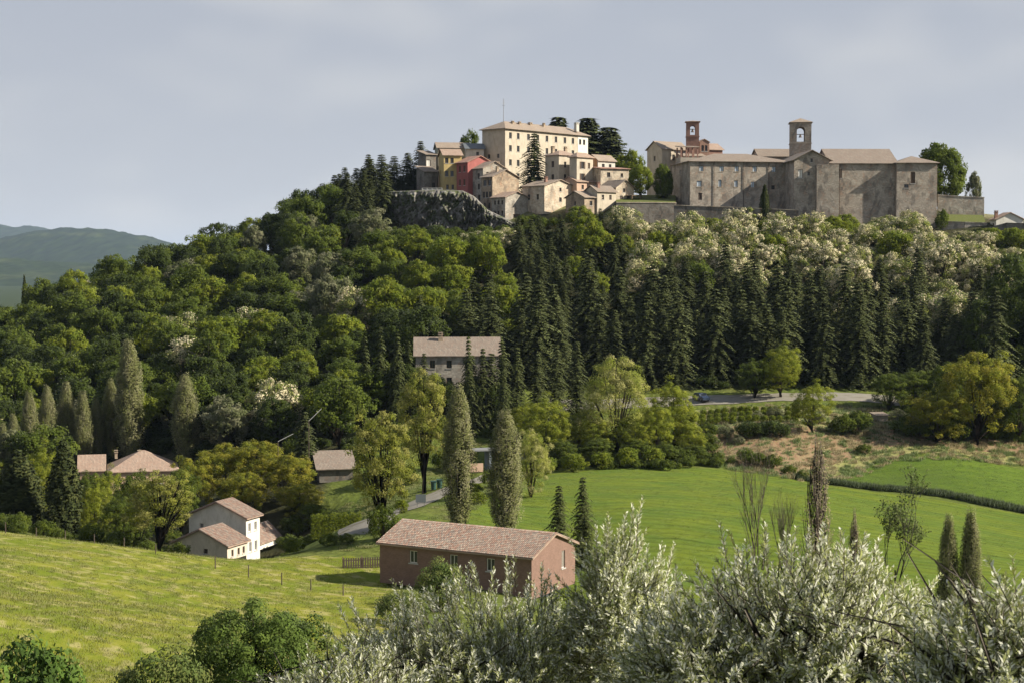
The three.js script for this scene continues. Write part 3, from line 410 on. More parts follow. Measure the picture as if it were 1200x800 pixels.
{ // roofed lookout
  const [lx, , lz] = [xAt(805, 449), 0, -449], y0 = H(lx, lz), top = hy(172.5, 449), g = thing('loggia', 'small open loggia with flat tiled roof on slender posts behind the monastery', 'loggia', [lx, y0, lz], 0.2), h = top - y0;
  part('roof', roofGeometry([[V(-2.9, h, 2.3), V(2.9, h, 2.3), V(2.9, h + 0.5, -2.3), V(-2.9, h + 0.5, -2.3)]], 0.2), M.tileGrey, g); part('base', bx(5.2, h - 2.6, 4, 0, (h - 2.6) / 2 - 0.4, 0), M.grey, g);
  for (const x of [-2.4, -0.9, 0.9, 2.4]) for (const z of [-1.8, 1.8]) part('post', bx(0.32, 2.85, 0.32, x, h - 1.5, z), M.brick, g);
}
{ // walled monastery
  const g = B('monastery', 'long grey stone monastery with buttressed front, tiled roofs and square bell tower', 'monastery');
  house(g, { px: 809, d: 430, deg: 9, pl: 788, pr: 927, eave: 189, roof: 'hip', rise: 2.6, over: 0.6, base: 10, wall: M.monk, cover: M.tileGrey, pipes: [['front', 0.235], ['front', 0.53], ['front', 0.78]], sillMat: M.pale,
    win: { front: [...grid([0.11, 0.31, 0.46, 0.64, 0.83, 0.965], [1.2], 1.15, 1.5, 'blue'), [0.09, 5.2, 1.4, 1.6, 'blue'], [0.295, 4.9, 0.9, 1.9, 'blue'], [0.455, 5.0, 1.0, 1.8, 'blue'], [0.62, 5.3, 1.0, 1.6, 'blue'], [0.825, 6.2, 1.0, 1.2], [0.965, 6.2, 0.7, 1.6], [0.10, 8.4, 1.0, 1.9, 'door']], left: [[0.45, 1.8, 0.9, 1.6, 'blue'], [0.55, 5.4, 0.8, 1.1], [0.3, 9, 0.7, 0.9]] } });
  house(g, { px: 931, d: 424, deg: 4, pl: 930, pr: 972, eave: 187, roof: 'gz', rise: 2.4, over: 0.8, W: 22, base: 10, wall: M.monk, cover: M.tileGrey, win: { front: [[0.5, -0.3, 0.6, 1.0], [0.18, 2.6, 1.3, 2.3, 'sky'], [0.42, 3.2, 0.6, 1.0]] } });
  house(g, { px: 974, d: 427, deg: 2, pl: 973, pr: 1051, eave: 191, roof: 'gx', rise: 4.2, over: 0.5, W: 18, base: 10, wall: M.monk, cover: M.tileGrey, win: { front: [[0.12, 1.6, 1.7, 2.4, 'shut']] }, pipes: [['front', 0.14], ['front', 0.985]] });
  house(g, { px: 1051.5, d: 426, deg: 2, pl: 1051, pr: 1099, eave: 191, roof: 'hip', rise: 2.0, over: 0.6, W: 12, base: 10, wall: M.monk, cover: M.tileGrey, win: { front: [[0.4, 2.4, 1.2, 3.0, 'shut'], [0.24, 5.6, 1.2, 1.0]] } });
  house(g, { px: 890, d: 452, deg: 5, pl: 889, pr: 930, eave: 183, roof: 'gx', rise: 2.2, W: 9, base: 13, wall: M.monk, cover: M.tileGrey, win: {} });
  const but = (u0, u1, d, r0) => { const t = hy(r0, d), b = 8, a = xAt(u0, d, t), c = xAt(u1, d, t), sq = new THREE.Shape(); sq.moveTo(a, b); sq.lineTo(c, b); sq.lineTo(c, t); sq.lineTo(a, t); sq.closePath(); const m = new THREE.Mesh(new THREE.ExtrudeGeometry(sq, { depth: 1.6, bevelEnabled: false }).translate(0, 0, -d - 0.8), M.monk); m.name = 'buttress'; m.updateMatrix(); m.matrix.premultiply(g.matrix.clone().invert()); m.matrix.decompose(m.position, m.quaternion, m.scale); m.castShadow = m.receiveShadow = true; g.add(m); };
  but(957, 983, 423.6, 193);
  tower(g, 938.3, 446, -7, 5.7, 144.8, 16, M.monk, M.tile, 1.3, 2.2, 3.0, 2.2);
}
// retaining walls round the summit
function wallRun(name, label, pts, thick, mat, cope, group) { // pts: [column, distance, row of the top, metres down]
  const g = thing(name, label, 'wall', [0, 0, 0], 0, group), P = pts.map(([px, d, row, down]) => { const y = hy(row, d); return [xAt(px, d, y), -d, y, down]; });
  g.position.set(P[0][0], P[0][2] - P[0][3], P[0][1]); const o = g.position;
  for (let i = 0; i + 1 < P.length; i++) {
    const a = P[i], b = P[i + 1], dx = b[0] - a[0], dz = b[1] - a[1], len = Math.hypot(dx, dz), sp = new THREE.Shape(); sp.moveTo(0, a[2] - a[3]); sp.lineTo(len, b[2] - b[3]); sp.lineTo(len, b[2]); sp.lineTo(0, a[2]); sp.closePath();
    const geo = new THREE.ExtrudeGeometry(sp, { depth: thick, bevelEnabled: false }), ry = Math.atan2(-dz, dx), m = part('wall_section', geo, mat, g); m.position.set(a[0] - o.x, -o.y, a[1] - o.z); m.rotation.y = ry;
    const cs = new THREE.Shape(); cs.moveTo(0, a[2] + 0.004); cs.lineTo(len, b[2] + 0.004); cs.lineTo(len, b[2] + 0.2); cs.lineTo(0, a[2] + 0.2); cs.closePath();
    const cm = part('coping', new THREE.ExtrudeGeometry(cs, { depth: thick + 0.24, bevelEnabled: false }).translate(0, 0, -0.12), cope ?? M.concrete, g); cm.position.copy(m.position); cm.rotation.y = ry;
  }
}
wallRun('retaining_wall', 'dark retaining wall below the lawn with the round trees', [[722, 424, 238, 9], [760, 425, 238, 8], [792, 426, 238.5, 8]], 0.7, M.dark, M.pale);
wallRun('retaining_wall', 'low pale-topped terrace wall along the foot of the monastery front', [[790, 423, 241, 6], [860, 422, 243.5, 6], [936, 420, 247, 6]], 0.6, M.dark, M.pale);
wallRun('retaining_wall', 'high grey terrace wall past the end of the monastery under the round tree', [[1099, 431, 229, 8], [1128, 431, 231, 8], [1153, 431, 232, 8]], 0.8, M.grey, M.grey);
wallRun('retaining_wall', 'lower terrace wall under the strip of lawn', [[1100, 425, 260, 8], [1130, 424, 261, 8], [1156, 424, 262, 8]], 0.8, M.grey, M.grey);
wallRun('retaining_wall', 'dark wall below the white gabled house', [[1157, 416, 268, 7], [1180, 415, 262, 7], [1215, 414, 263, 7]], 0.6, M.dark, M.dark);
house(B('cottage', 'white gabled house with chimney past the terrace walls', 'cottage'), { px: 1168, d: 421, deg: 8, pl: 1161, pr: 1200, eave: 257, roof: 'gz', rise: 1.7, wall: M.white, cover: M.tilePink, win: { front: [[0.3, 1.2, 0.9, 1.2]], left: [[0.5, 1, 0.9, 1.3, 'shut']] }, chimney: [[0.06, 0.3, 0.8, 1.4, M.brick]] });

// the crag under the first houses
{
  const line = [[444, 456, 226, 15], [458, 441, 224, 16], [486, 434, 223, 17], [512, 432, 222, 18], [542, 432, 223, 18], [556, 431, 230, 17], [572, 429, 246, 12], [604, 426, 261, 8]], nu = 220, nv = 80, pos = [], col = [], idx = [];
  const P = line.map(([px, d, r, dn]) => { const y = hy(r, d); return [xAt(px, d, y), -d, y, dn]; });
  for (let j = 0; j <= nv; j++) for (let i = 0; i <= nu; i++) {
    const s = i / nu * (P.length - 1), k = Math.min(P.length - 2, Math.floor(s)), f = s - k, a = P[k], b = P[k + 1], t = j / nv, dx = b[0] - a[0], dz = b[1] - a[1], l = Math.hypot(dx, dz), nx = -dz / l * -1, nz = dx / l;
    let x = lerp(a[0], b[0], f), z = lerp(a[1], b[1], f), y = lerp(a[2], b[2], f) - t * lerp(a[3], b[3], f);
    const q = s * 4.2, rough = 1.7 * Math.abs(n3(q * 0.45, y * 0.16, 3)) + 1.0 * Math.abs(n3(q * 1.1, y * 0.42, 8)) + 0.55 * n3(q * 2.7, y * 1.0, 1) + 0.3 * n3(q * 6, y * 2.2, 4) + 0.5 * (((y * 0.28 + n2(q * 0.5, 2) * 0.8) % 1 + 1) % 1), outw = t * 0.8 + rough * smooth(0, 0.08, t) - (j === 0 ? 1.5 : 0);
    x += -nx * -outw * 0; z += outw; pos.push(x, y, z);
    const n = n3(x / 3, y / 5, z / 3), m = n3(x / 0.9, y / 1.2, z), c = mixc([0.17, 0.16, 0.148], [0.085, 0.077, 0.066], clamp(0.5 + n * 0.8)), c2 = mixc(c, [0.05, 0.062, 0.018], smooth(0.1, 0.4, n3(x / 4 + 9, y / 3, z) + 0.25 * m)), ff = 1 + 0.25 * m; col.push(c2[0] * ff, c2[1] * ff, c2[2] * ff);
    if (i < nu && j < nv) { const e = j * (nu + 1) + i; idx.push(e, e + nu + 1, e + 1, e + 1, e + nu + 1, e + nu + 2); }
  }
  const g = new THREE.BufferGeometry(); g.setAttribute('position', new THREE.Float32BufferAttribute(pos, 3)); g.setAttribute('color', new THREE.Float32BufferAttribute(col, 3)); g.setIndex(idx); g.computeVertexNormals();
  structure('rock_cliff', g, new THREE.MeshStandardMaterial({ vertexColors: true, roughness: 0.95, side: THREE.DoubleSide }));
  const x0 = xAt(505, 446), w = thing('parapet', 'short white parapet railing at the lip of the crag under the yellow house', 'parapet', [x0, hy(225, 441), -441], -0.05);
  part('rail', bx(5.6, 0.12, 0.2, 0.6, 1.05, 0), M.white, w); part('panel', bx(5.4, 0.75, 0.1, 0.6, 0.4, 0), M.white, w); for (let i = 0; i < 5; i++) part('post', bx(0.22, 1.3, 0.24, -2.1 + i * 1.35, 0.4, 0), M.white, w);
}
// lawn and strips on the summit
const lawnMat = new THREE.MeshPhysicalMaterial({ color: lin(0.48, 0.55, 0.5), specularIntensity: 0.1, map: dryTex, roughness: 1, side: THREE.DoubleSide });
function lawn(name, c, mat) { const pos = c.flatMap(([px, d, r]) => { const y = hy(r, d); return [xAt(px, d, y), y, -d]; }), g = new THREE.BufferGeometry(); g.setAttribute('position', new THREE.Float32BufferAttribute(pos, 3)); g.setAttribute('uv', new THREE.Float32BufferAttribute([0, 0, 1, 0, 1, 1, 0, 1], 2)); g.setIndex([0, 1, 2, 0, 2, 3]); g.computeVertexNormals(); structure(name, g, mat); }
lawn('lawn', [[722, 424.5, 237.6], [792, 426.5, 238], [792, 446, 229], [722, 446, 228]], lawnMat);
lawn('lawn', [[1099, 425.5, 259.5], [1156, 424.6, 261.5], [1152, 430.8, 251], [1099, 430.8, 250]], lawnMat);

// ------------------------------------------------------------------ houses in the valley
{ const g = B('farmhouse', 'white farmhouse with lit end wall, low tiled annex in front and lean-to beside', 'farmhouse');
  house(g, { px: 288, d: 240, deg: 68, pl: 221, pr: 304, eave: 607, roof: 'gx', rise: 2.1, over: 0.45, wall: M.white, cover: M.tilePink, barrel: 41, frame: M.frameWhite, win: { front: [...grid([0.25, 0.68], [0.9], 0.75, 1.3), ...grid([0.3, 0.7], [3.8], 0.75, 1.5)], left: [[0.22, 1.2, 0.7, 0.8], [0.7, 4, 0.9, 1.2]] } });
  house(g, { px: 266, d: 231.5, deg: 68, pl: 203, pr: 289, eave: 640, roof: 'gx', rise: 2.1, over: 0.4, L: 5.6, base: -42.5, sink: 0.5, wall: plaster(0.60, 0.53, 0.44), cover: M.tilePink, barrel: 43, win: { front: grid([0.25, 0.55, 0.8], [0.7], 0.6, 1.0), left: [[0.6, 0.6, 0.7, 0.7]] } });
  house(g, { px: 303.5, d: 245, deg: 72, pl: 291, pr: 327, eave: 635.5, roof: 'shed', rise: 1.7, over: 0.35, base: -43, sink: 0.8, wall: M.white, cover: M.tilePink, barrel: 45, win: { front: [[0.2, 0.6, 0.8, 1.2], [0.72, 0.4, 1.0, 1.5]] } });
}
{ const g = B('red_barn', 'long low red brick barn with barrel-tile roof behind the silvery shrubs', 'barn');
  house(g, { px: 623, d: 165, deg: 61, pl: 445, pr: 674, eave: 654, roof: 'gz', rise: 1.75, over: 0.35, sink: 0.8, base: -33.9, wall: M.barn, cover: M.tilePink, barrel: 51, frame: M.frameWhite, win: { left: grid([0.23, 0.5, 0.74], [0.45], 1.0, 1.35), front: [[0.72, 0.3, 0.8, 1.9, 'shut']] } });
}
{ const g = B('farmhouse', 'low farmhouse with broad pinkish tile roofs half hidden by trees beside the cypresses', 'farmhouse');
  house(g, { px: 128, d: 283, deg: 14, pl: 122, pr: 207, eave: 553, roof: 'hip', rise: 3.0, W: 11, wall: M.pink, cover: M.tilePink, win: { front: grid([0.12, 0.3, 0.5, 0.75], [0.9], 0.9, 1.3) }, chimney: [[0.1, 0.6, 0.5, 0.1, M.brown], [0.45, 0.5, 0.6, 0.1]] });
  house(g, { px: 93, d: 285, deg: 14, pl: 90, pr: 121, eave: 551, roof: 'gx', rise: 2.2, W: 8, wall: M.pink, cover: M.tilePink, win: { front: [[0.5, 0.8, 0.9, 1.2]] } });
}
house(B('country_house', 'long grey house with pale tile roof among the dark conifers'), { px: 487, d: 302, deg: 3, pl: 486, pr: 585, eave: 416, roof: 'gx', rise: 3.0, W: 10, wall: M.grey, cover: M.tileGrey, win: { front: grid([0.2, 0.4, 0.62, 0.86], [1.0, 4.2], 1.0, 1.5) }, chimney: [[0.3, 0.4, 0.8, 1.0]] });

// ------------------------------------------------------------------ plants: leaf-sized faces spread through the crown, tapered trunks and limbs
class Leaves {
  constructor() { this.p = []; this.n = []; this.c = []; this.i = []; }
  // a kite-shaped leaf: root, direction, across, shading normal
  add(x, y, z, dx, dy, dz, ax, ay, az, len, wid, nx, ny, nz, c, bend = 0.18) {
    // keep the face turned the way its shading normal points
    if ((ay * dz - az * dy) * nx + (az * dx - ax * dz) * ny + (ax * dy - ay * dx) * nz < 0) { ax = -ax; ay = -ay; az = -az; }
    const k = this.p.length / 3, mx = x + dx * len * 0.45, my = y + dy * len * 0.45, mz = z + dz * len * 0.45, bx_ = nx * bend * wid, by_ = ny * bend * wid, bz_ = nz * bend * wid;
    this.p.push(x, y, z, mx + ax * wid / 2 + bx_, my + ay * wid / 2 + by_, mz + az * wid / 2 + bz_, x + dx * len, y + dy * len, z + dz * len, mx - ax * wid / 2 + bx_, my - ay * wid / 2 + by_, mz - az * wid / 2 + bz_);
    for (let q = 0; q < 4; q++) { this.n.push(nx, ny, nz); this.c.push(c[0], c[1], c[2]); }
    this.i.push(k, k + 1, k + 2, k, k + 2, k + 3);
  }
  geometry() { const g = new THREE.BufferGeometry(); g.setAttribute('position', new THREE.Float32BufferAttribute(this.p, 3)); g.setAttribute('normal', new THREE.Float32BufferAttribute(this.n, 3)); g.setAttribute('color', new THREE.Float32BufferAttribute(this.c, 3)); g.setIndex(this.i); return g; }
}
const unit = (r) => { const z = r() * 2 - 1, a = r() * TAU, s = Math.sqrt(1 - z * z); return [s * Math.cos(a), z, s * Math.sin(a)]; };
const norm = (v) => { const l = Math.hypot(v[0], v[1], v[2]) || 1; return [v[0] / l, v[1] / l, v[2] / l]; };
const cross = (a, b) => [a[1] * b[2] - a[2] * b[1], a[2] * b[0] - a[0] * b[2], a[0] * b[1] - a[1] * b[0]];
const pick = (r, list) => list[Math.floor(r() * list.length)];
const shade = (r, c, v = 0.25) => { const f = 1 - v / 2 + v * r(); return [c[0] * f, c[1] * f, c[2] * f]; };
// one leaf whose face looks roughly along `out`; its shading normal leans towards the crown's own outward direction
function leafAt(L, r, x, y, z, out, crown, len, wid, c, lean = 0.55) {
  const f = norm([out[0] + (r() - 0.5) * 1.3, out[1] + (r() - 0.5) * 1.3 + 0.15, out[2] + (r() - 0.5) * 1.3]); let t = cross(f, unit(r)); t = norm(t); const a = cross(f, t);
  const n = norm([f[0] * (1 - lean) + crown[0] * lean, f[1] * (1 - lean) + crown[1] * lean, f[2] * (1 - lean) + crown[2] * lean]);
  L.add(x, y, z, t[0], t[1], t[2], a[0], a[1], a[2], len, wid, n[0], n[1], n[2], c);
}
// tapered branch through points [x, y, z, radius]
function branch(pts, sides = 6) {
  const g = [], pos = [], nor = [], idx = [];
  for (let i = 0; i < pts.length; i++) {
    const a = pts[Math.max(0, i - 1)], b = pts[Math.min(pts.length - 1, i + 1)], d = norm([b[0] - a[0], b[1] - a[1], b[2] - a[2]]), u = norm(cross(d, Math.abs(d[1]) > 0.9 ? [1, 0, 0] : [0, 1, 0])), v = cross(d, u);
    for (let s = 0; s < sides; s++) { const t = s / sides * TAU, c = Math.cos(t), q = Math.sin(t), n = [u[0] * c + v[0] * q, u[1] * c + v[1] * q, u[2] * c + v[2] * q]; pos.push(pts[i][0] + n[0] * pts[i][3], pts[i][1] + n[1] * pts[i][3], pts[i][2] + n[2] * pts[i][3]); nor.push(...n); }
    if (i) for (let s = 0; s < sides; s++) { const p = (i - 1) * sides + s, q = (i - 1) * sides + (s + 1) % sides; idx.push(p, p + sides, q, q, p + sides, q + sides); }
  }
  const o = new THREE.BufferGeometry(); o.setAttribute('position', new THREE.Float32BufferAttribute(pos, 3)); o.setAttribute('normal', new THREE.Float32BufferAttribute(nor, 3)); o.setIndex(idx); return o;
}
const barkMat = (r, g, b) => std(r, g, b, { roughness: 0.95 });
const BARK = barkMat(0.10, 0.08, 0.06), BARKGREY = barkMat(0.20, 0.18, 0.155), BARKDARK = barkMat(0.05, 0.042, 0.035);
const leafMat = (tint, tr = 0.46) => new THREE.MeshPhysicalMaterial({ color: lin(...tint), vertexColors: true, side: THREE.DoubleSide, roughness: 1.0, transmission: tr, thickness: 0, specularIntensity: 0.18 });

// rounded crown of leaf clumps on limbs. s: {h, r, low (crown bottom as a share of h), clumps, per, leaf, colors, squash, loose, cut}
function broadleaf(seed, s) {
  const r = rngOf(seed), L = new Leaves(), cy = s.h * (1 + s.low) / 2, ry = s.h * (1 - s.low) / 2, wood = [], lobes = [];
  const nl = s.lobes ?? 5; for (let i = 0; i < nl; i++) { const a = (i + r() * 0.7) / nl * TAU, e = -0.8 + r() * 1.7, q = 0.30 + 0.25 * r(); lobes.push([Math.cos(a) * q * s.r * Math.cos(e), cy + Math.sin(e) * ry * 0.5, Math.sin(a) * q * s.r * Math.cos(e), (0.5 + 0.22 * r())]); }
  lobes.push([0, cy + ry * 0.32, 0, 0.62]);
  for (let k = 0; k < s.clumps; k++) {
    const lb = lobes[k % lobes.length], d = unit(r); if (d[1] < -0.7 && r() < 0.7) d[1] *= -0.6;
    const q = 0.62 + 0.42 * r(), shell = s.ball || k % 2, c = shell ? [d[0] * s.r * (0.60 + 0.22 * r()), cy + d[1] * ry * (0.66 + 0.22 * r()), d[2] * s.r * (0.60 + 0.22 * r())] : [lb[0] + d[0] * s.r * lb[3] * q, lb[1] + d[1] * ry * lb[3] * q, lb[2] + d[2] * s.r * lb[3] * q]; if (c[1] < s.h * s.low * 0.9) c[1] = s.h * s.low * (0.9 + 0.3 * r());
    const cr = s.r * (s.clumpR ?? 0.24) * (0.7 + 0.6 * r()), tone = pick(r, s.colors), tf = 0.85 + 0.3 * r(), crown = norm([c[0], (c[1] - cy) * s.r / ry * 1.0 + 0.2 * s.r, c[2]]);
    const m = Math.round(s.per * (0.75 + 0.5 * r()));
    for (let i = 0; i < m; i++) {
      const e = unit(r); if (e[0] * crown[0] + e[1] * crown[1] + e[2] * crown[2] < -0.35 && r() < 0.75) { e[0] *= -1; e[1] *= -1; e[2] *= -1; }
      const w = cr * (0.55 + 0.5 * Math.pow(r(), 0.6)) * (r() < (s.loose ?? 0.06) ? 1.35 : 1), col = shade(r, s.accent && r() < s.accent[0] ? s.accent[1] : tone, 0.4).map((v) => v * tf);
      const mixn = norm([e[0] * 0.75 + crown[0] * 0.5, e[1] * 0.75 + crown[1] * 0.5 + 0.1, e[2] * 0.75 + crown[2] * 0.5]), len = s.leaf * (0.7 + 0.6 * r());
      leafAt(L, r, c[0] + e[0] * w, c[1] + e[1] * w * (s.squash ?? 0.8), c[2] + e[2] * w, e, mixn, len, len * (s.slim ?? 0.7), col);
    }
    if (k % (s.limbs ?? 6) === 0) { const y0 = s.h * s.low * (0.55 + 0.5 * r()); wood.push(branch([[0, y0, 0, s.h * 0.010], [c[0] * 0.45, lerp(y0, c[1], 0.55), c[2] * 0.45, s.h * 0.006], [c[0], c[1], c[2], s.h * 0.0025]], 5)); }
  }
  const tr = s.h * 0.02; wood.push(branch([[0, -1.2, 0, tr * 1.35], [0, s.h * 0.05, 0, tr], [(r() - 0.5) * 0.3, s.h * s.low, (r() - 0.5) * 0.3, tr * 0.8], [(r() - 0.5) * 0.6, cy, (r() - 0.5) * 0.6, tr * 0.45], [0, s.h * 0.9, 0, tr * 0.12]], 8));
  return { crown: L.geometry(), trunk: mergeGeometries(wood) };
}
// layered conifer with drooping sprays
function conifer(seed, s) {
  const r = rngOf(seed), L = new Leaves(), wood = [], n = s.levels;
  for (let k = 0; k < n; k++) {
    const t = k / (n - 1), y = s.h * (s.low + (0.985 - s.low) * t), R = s.r * Math.pow(1 - t, s.pow ?? 0.8) * (0.78 + 0.4 * r()) + 0.12, nb = Math.max(4, Math.round(s.nb * (0.55 + 0.45 * (1 - t)))), ph = r() * TAU;
    for (let b = 0; b < nb; b++) {
      const a = ph + (b + (r() - 0.5) * 0.6) / nb * TAU, rr = R * (0.5 + 0.7 * r()), drop = s.droop * rr * (0.7 + 0.6 * r()) - s.lift * rr, m = Math.max(3, Math.round(rr / s.step)), ca = Math.cos(a), sa = Math.sin(a), y0 = y + (r() - 0.5) * s.h / n * 0.5;
      for (let i = 0; i <= m; i++) {
        const f = (i + 0.3) / (m + 0.3), px = ca * rr * f, pz = sa * rr * f, py = y0 + s.arch * rr * f * (1 - f) - drop * f * f, w = s.spray * (1 - 0.45 * f) * (0.8 + 0.4 * r());
        for (const sd of [-1, 0, 1]) {
          if (sd === 0 && r() < 0.3) continue;
          const aa = a + sd * (0.75 + 0.3 * r()), dir = norm([Math.cos(aa), -0.22 - 0.35 * r() - s.droop * f * 0.5, Math.sin(aa)]), across = norm([-Math.sin(aa) + (r() - 0.5) * 0.4, (r() - 0.5) * 0.5, Math.cos(aa) + (r() - 0.5) * 0.4]);
          const up = norm([ca * 0.55 + (r() - 0.5) * 0.5, 0.75, sa * 0.55 + (r() - 0.5) * 0.5]), col = shade(r, pick(r, s.colors), 0.5);
          L.add(px, py, pz, dir[0], dir[1], dir[2], across[0], across[1], across[2], w * 1.35, w * 0.62, up[0], up[1], up[2], col, 0.1);
        }
      }
      if (b % 2 === 0 && t < 0.85) wood.push(branch([[0, y0 - 0.1, 0, 0.05 + 0.04 * (1 - t)], [ca * rr * 0.8, y0 + s.arch * rr * 0.16 - drop * 0.64 - 0.08, sa * rr * 0.8, 0.015]], 4));
    }
  }
  wood.push(branch([[0, -1.2, 0, s.h * 0.016], [0, s.h * 0.4, 0, s.h * 0.010], [0, s.h * 0.985, 0, 0.03]], 7));
  return { crown: L.geometry(), trunk: mergeGeometries(wood) };
}
// column of upswept leafy shoots (poplar, cypress)
function column(seed, s) {
  const r = rngOf(seed), L = new Leaves(), wood = [];
  for (let k = 0; k < s.shoots; k++) {
    const t = Math.pow(r(), 0.9), a = r() * TAU, y0 = s.h * (s.low + (0.93 - s.low) * t), prof = (u) => { const q = (u / s.h - s.low) / (1 - s.low); return s.r * Math.pow(Math.max(0.02, Math.sin(Math.PI * Math.pow(clamp(q, 0.02, 0.99), s.skew))), s.blunt ?? 0.6); };
    const len = s.h * (0.09 + 0.07 * r()), q = 0.35 + 0.62 * Math.sqrt(r()), lump = 0.82 + 0.25 * n2(Math.cos(a) * 1.3 + seed, y0 * 0.35 + Math.sin(a)), R = prof(y0) * q * lump, x0 = Math.cos(a) * R * 0.75, z0 = Math.sin(a) * R * 0.75, x1 = Math.cos(a) * Math.min(R * 1.15, prof(Math.min(s.h, y0 + len)) * q + 0.05), z1 = Math.sin(a) * Math.min(R * 1.15, prof(Math.min(s.h, y0 + len)) * q + 0.05), tone = pick(r, s.colors), m = s.per;
    for (let i = 0; i < m; i++) { const f = i / m, sp = s.puff * (1 - 0.5 * f), e = unit(r), x = lerp(x0, x1, f) + e[0] * sp, y = y0 + len * f + e[1] * sp, z = lerp(z0, z1, f) + e[2] * sp, out = norm([Math.cos(a) + e[0] * 0.8, 0.35 + e[1] * 0.5, Math.sin(a) + e[2] * 0.8]), l = s.leaf * (0.7 + 0.6 * r()); leafAt(L, r, x, y, z, out, norm([Math.cos(a), 0.35, Math.sin(a)]), l, l * 0.6, shade(r, tone, 0.4), 0.6); }
    if (s.twigs && k % s.twigs === 0) wood.push(branch([[x0 * 0.15, y0 - len * 0.5, z0 * 0.15, 0.045], [x0, y0, z0, 0.03], [x1, y0 + len, z1, 0.008]], 4));
  }
  wood.push(branch([[0, -1.2, 0, s.h * 0.018], [0, s.h * 0.3, 0, s.h * 0.013], [0, s.h * 0.97, 0, 0.02]], 7));
  return { crown: L.geometry(), trunk: mergeGeometries(wood) };
}
// leafless or thinly leafed tree: forking twigs
function twiggy(seed, s) {
  const r = rngOf(seed), wood = [], L = new Leaves();
  const grow = (p, d, len, rad, n) => {
    const q = [p[0] + d[0] * len, p[1] + d[1] * len, p[2] + d[2] * len], mid = [lerp(p[0], q[0], 0.5) + (r() - 0.5) * len * 0.12, lerp(p[1], q[1], 0.5), lerp(p[2], q[2], 0.5) + (r() - 0.5) * len * 0.12];
    wood.push(branch([[...p, rad], [...mid, rad * 0.8], [...q, rad * 0.55]], n > 3 ? 6 : 3));
    if (n <= 2) for (let i = 0; i < s.leaves; i++) { const f = r(), e = unit(r); leafAt(L, r, lerp(p[0], q[0], f) + e[0] * s.puff, lerp(p[1], q[1], f) + e[1] * s.puff, lerp(p[2], q[2], f) + e[2] * s.puff, e, norm([e[0], e[1] + 0.6, e[2]]), s.leaf * (0.7 + 0.6 * r()), s.leaf * 0.55, shade(r, pick(r, s.colors), 0.4)); }
    if (!n) return;
    const k = n > 4 ? 3 : 3 + (r() < 0.4 ? 1 : 0);
    for (let i = 0; i < k; i++) { const e = unit(r), w = s.spread, dd = norm([d[0] + e[0] * w, d[1] * s.up + Math.abs(e[1]) * w * 0.6, d[2] + e[2] * w]), at = 0.45 + 0.55 * r(); grow([lerp(p[0], q[0], at), lerp(p[1], q[1], at), lerp(p[2], q[2], at)], dd, len * (0.58 + 0.22 * r()), rad * 0.55, n - 1); }
  };
  wood.push(branch([[0, -1.2, 0, s.h * 0.014], [0, s.h * 0.2, 0, s.h * 0.010]], 6)); grow([0, s.h * 0.2, 0], [0, 1, 0], s.h * 0.36, s.h * 0.010, s.n);
  return { crown: s.leaves ? L.geometry() : null, trunk: mergeGeometries(wood) };
}
// a thing of trunk and crown; copies share their geometry
const firsts = new Map();
function plant(proto, name, label, category, group, x, z, size, turn, stretch = 1, mat, trunkMat, sink = 0.15) {
  const key = proto.id + name + mat.uuid; let o = firsts.get(key);
  if (!o) { o = new THREE.Group(); part('trunk', proto.trunk, trunkMat ?? BARK, o); if (proto.crown) part('crown', proto.crown, mat, o); firsts.set(key, o); } else o = o.clone();
  o.name = numbered(name); o.position.set(x, H(x, z) - sink, z); o.rotation.y = turn; o.scale.set(size, size * stretch, size); tag(o, label, category, group); scene.add(o); return o;
}
let protoId = 0; const proto = (p, h, r) => { p.id = 'p' + protoId++; p.h = h; p.r = r; return p; };
// leaf colours
const G = { dark: [[0.046, 0.066, 0.010], [0.056, 0.078, 0.012], [0.038, 0.056, 0.010]], mid: [[0.086, 0.116, 0.013], [0.104, 0.134, 0.016], [0.070, 0.100, 0.012]], bright: [[0.145, 0.178, 0.014], [0.172, 0.198, 0.018], [0.118, 0.155, 0.013]], lime: [[0.205, 0.205, 0.018], [0.165, 0.182, 0.018], [0.235, 0.215, 0.026]], grey: [[0.155, 0.165, 0.082], [0.20, 0.20, 0.115], [0.115, 0.130, 0.055]], fir: [[0.040, 0.050, 0.017], [0.052, 0.063, 0.020], [0.070, 0.080, 0.028]], blossom: [[0.58, 0.52, 0.36], [0.54, 0.48, 0.32], [0.42, 0.39, 0.20], [0.20, 0.22, 0.05]], poplar: [[0.225, 0.23, 0.095], [0.18, 0.195, 0.068], [0.28, 0.27, 0.15]], cypress: [[0.026, 0.034, 0.012], [0.038, 0.048, 0.016], [0.058, 0.066, 0.022]] };
const WHITE = [1, 1, 1];
const matLeaf = leafMat(WHITE), matFir = leafMat(WHITE, 0.12), matBloom = leafMat(WHITE, 0.3);
const bl = (seed, h, r, low, colors, o = {}) => proto(broadleaf(seed, { h, r, low, clumps: 84, per: 74, leaf: 0.42, clumpR: 0.19, loose: 0.14, colors, ...o }), h, r);
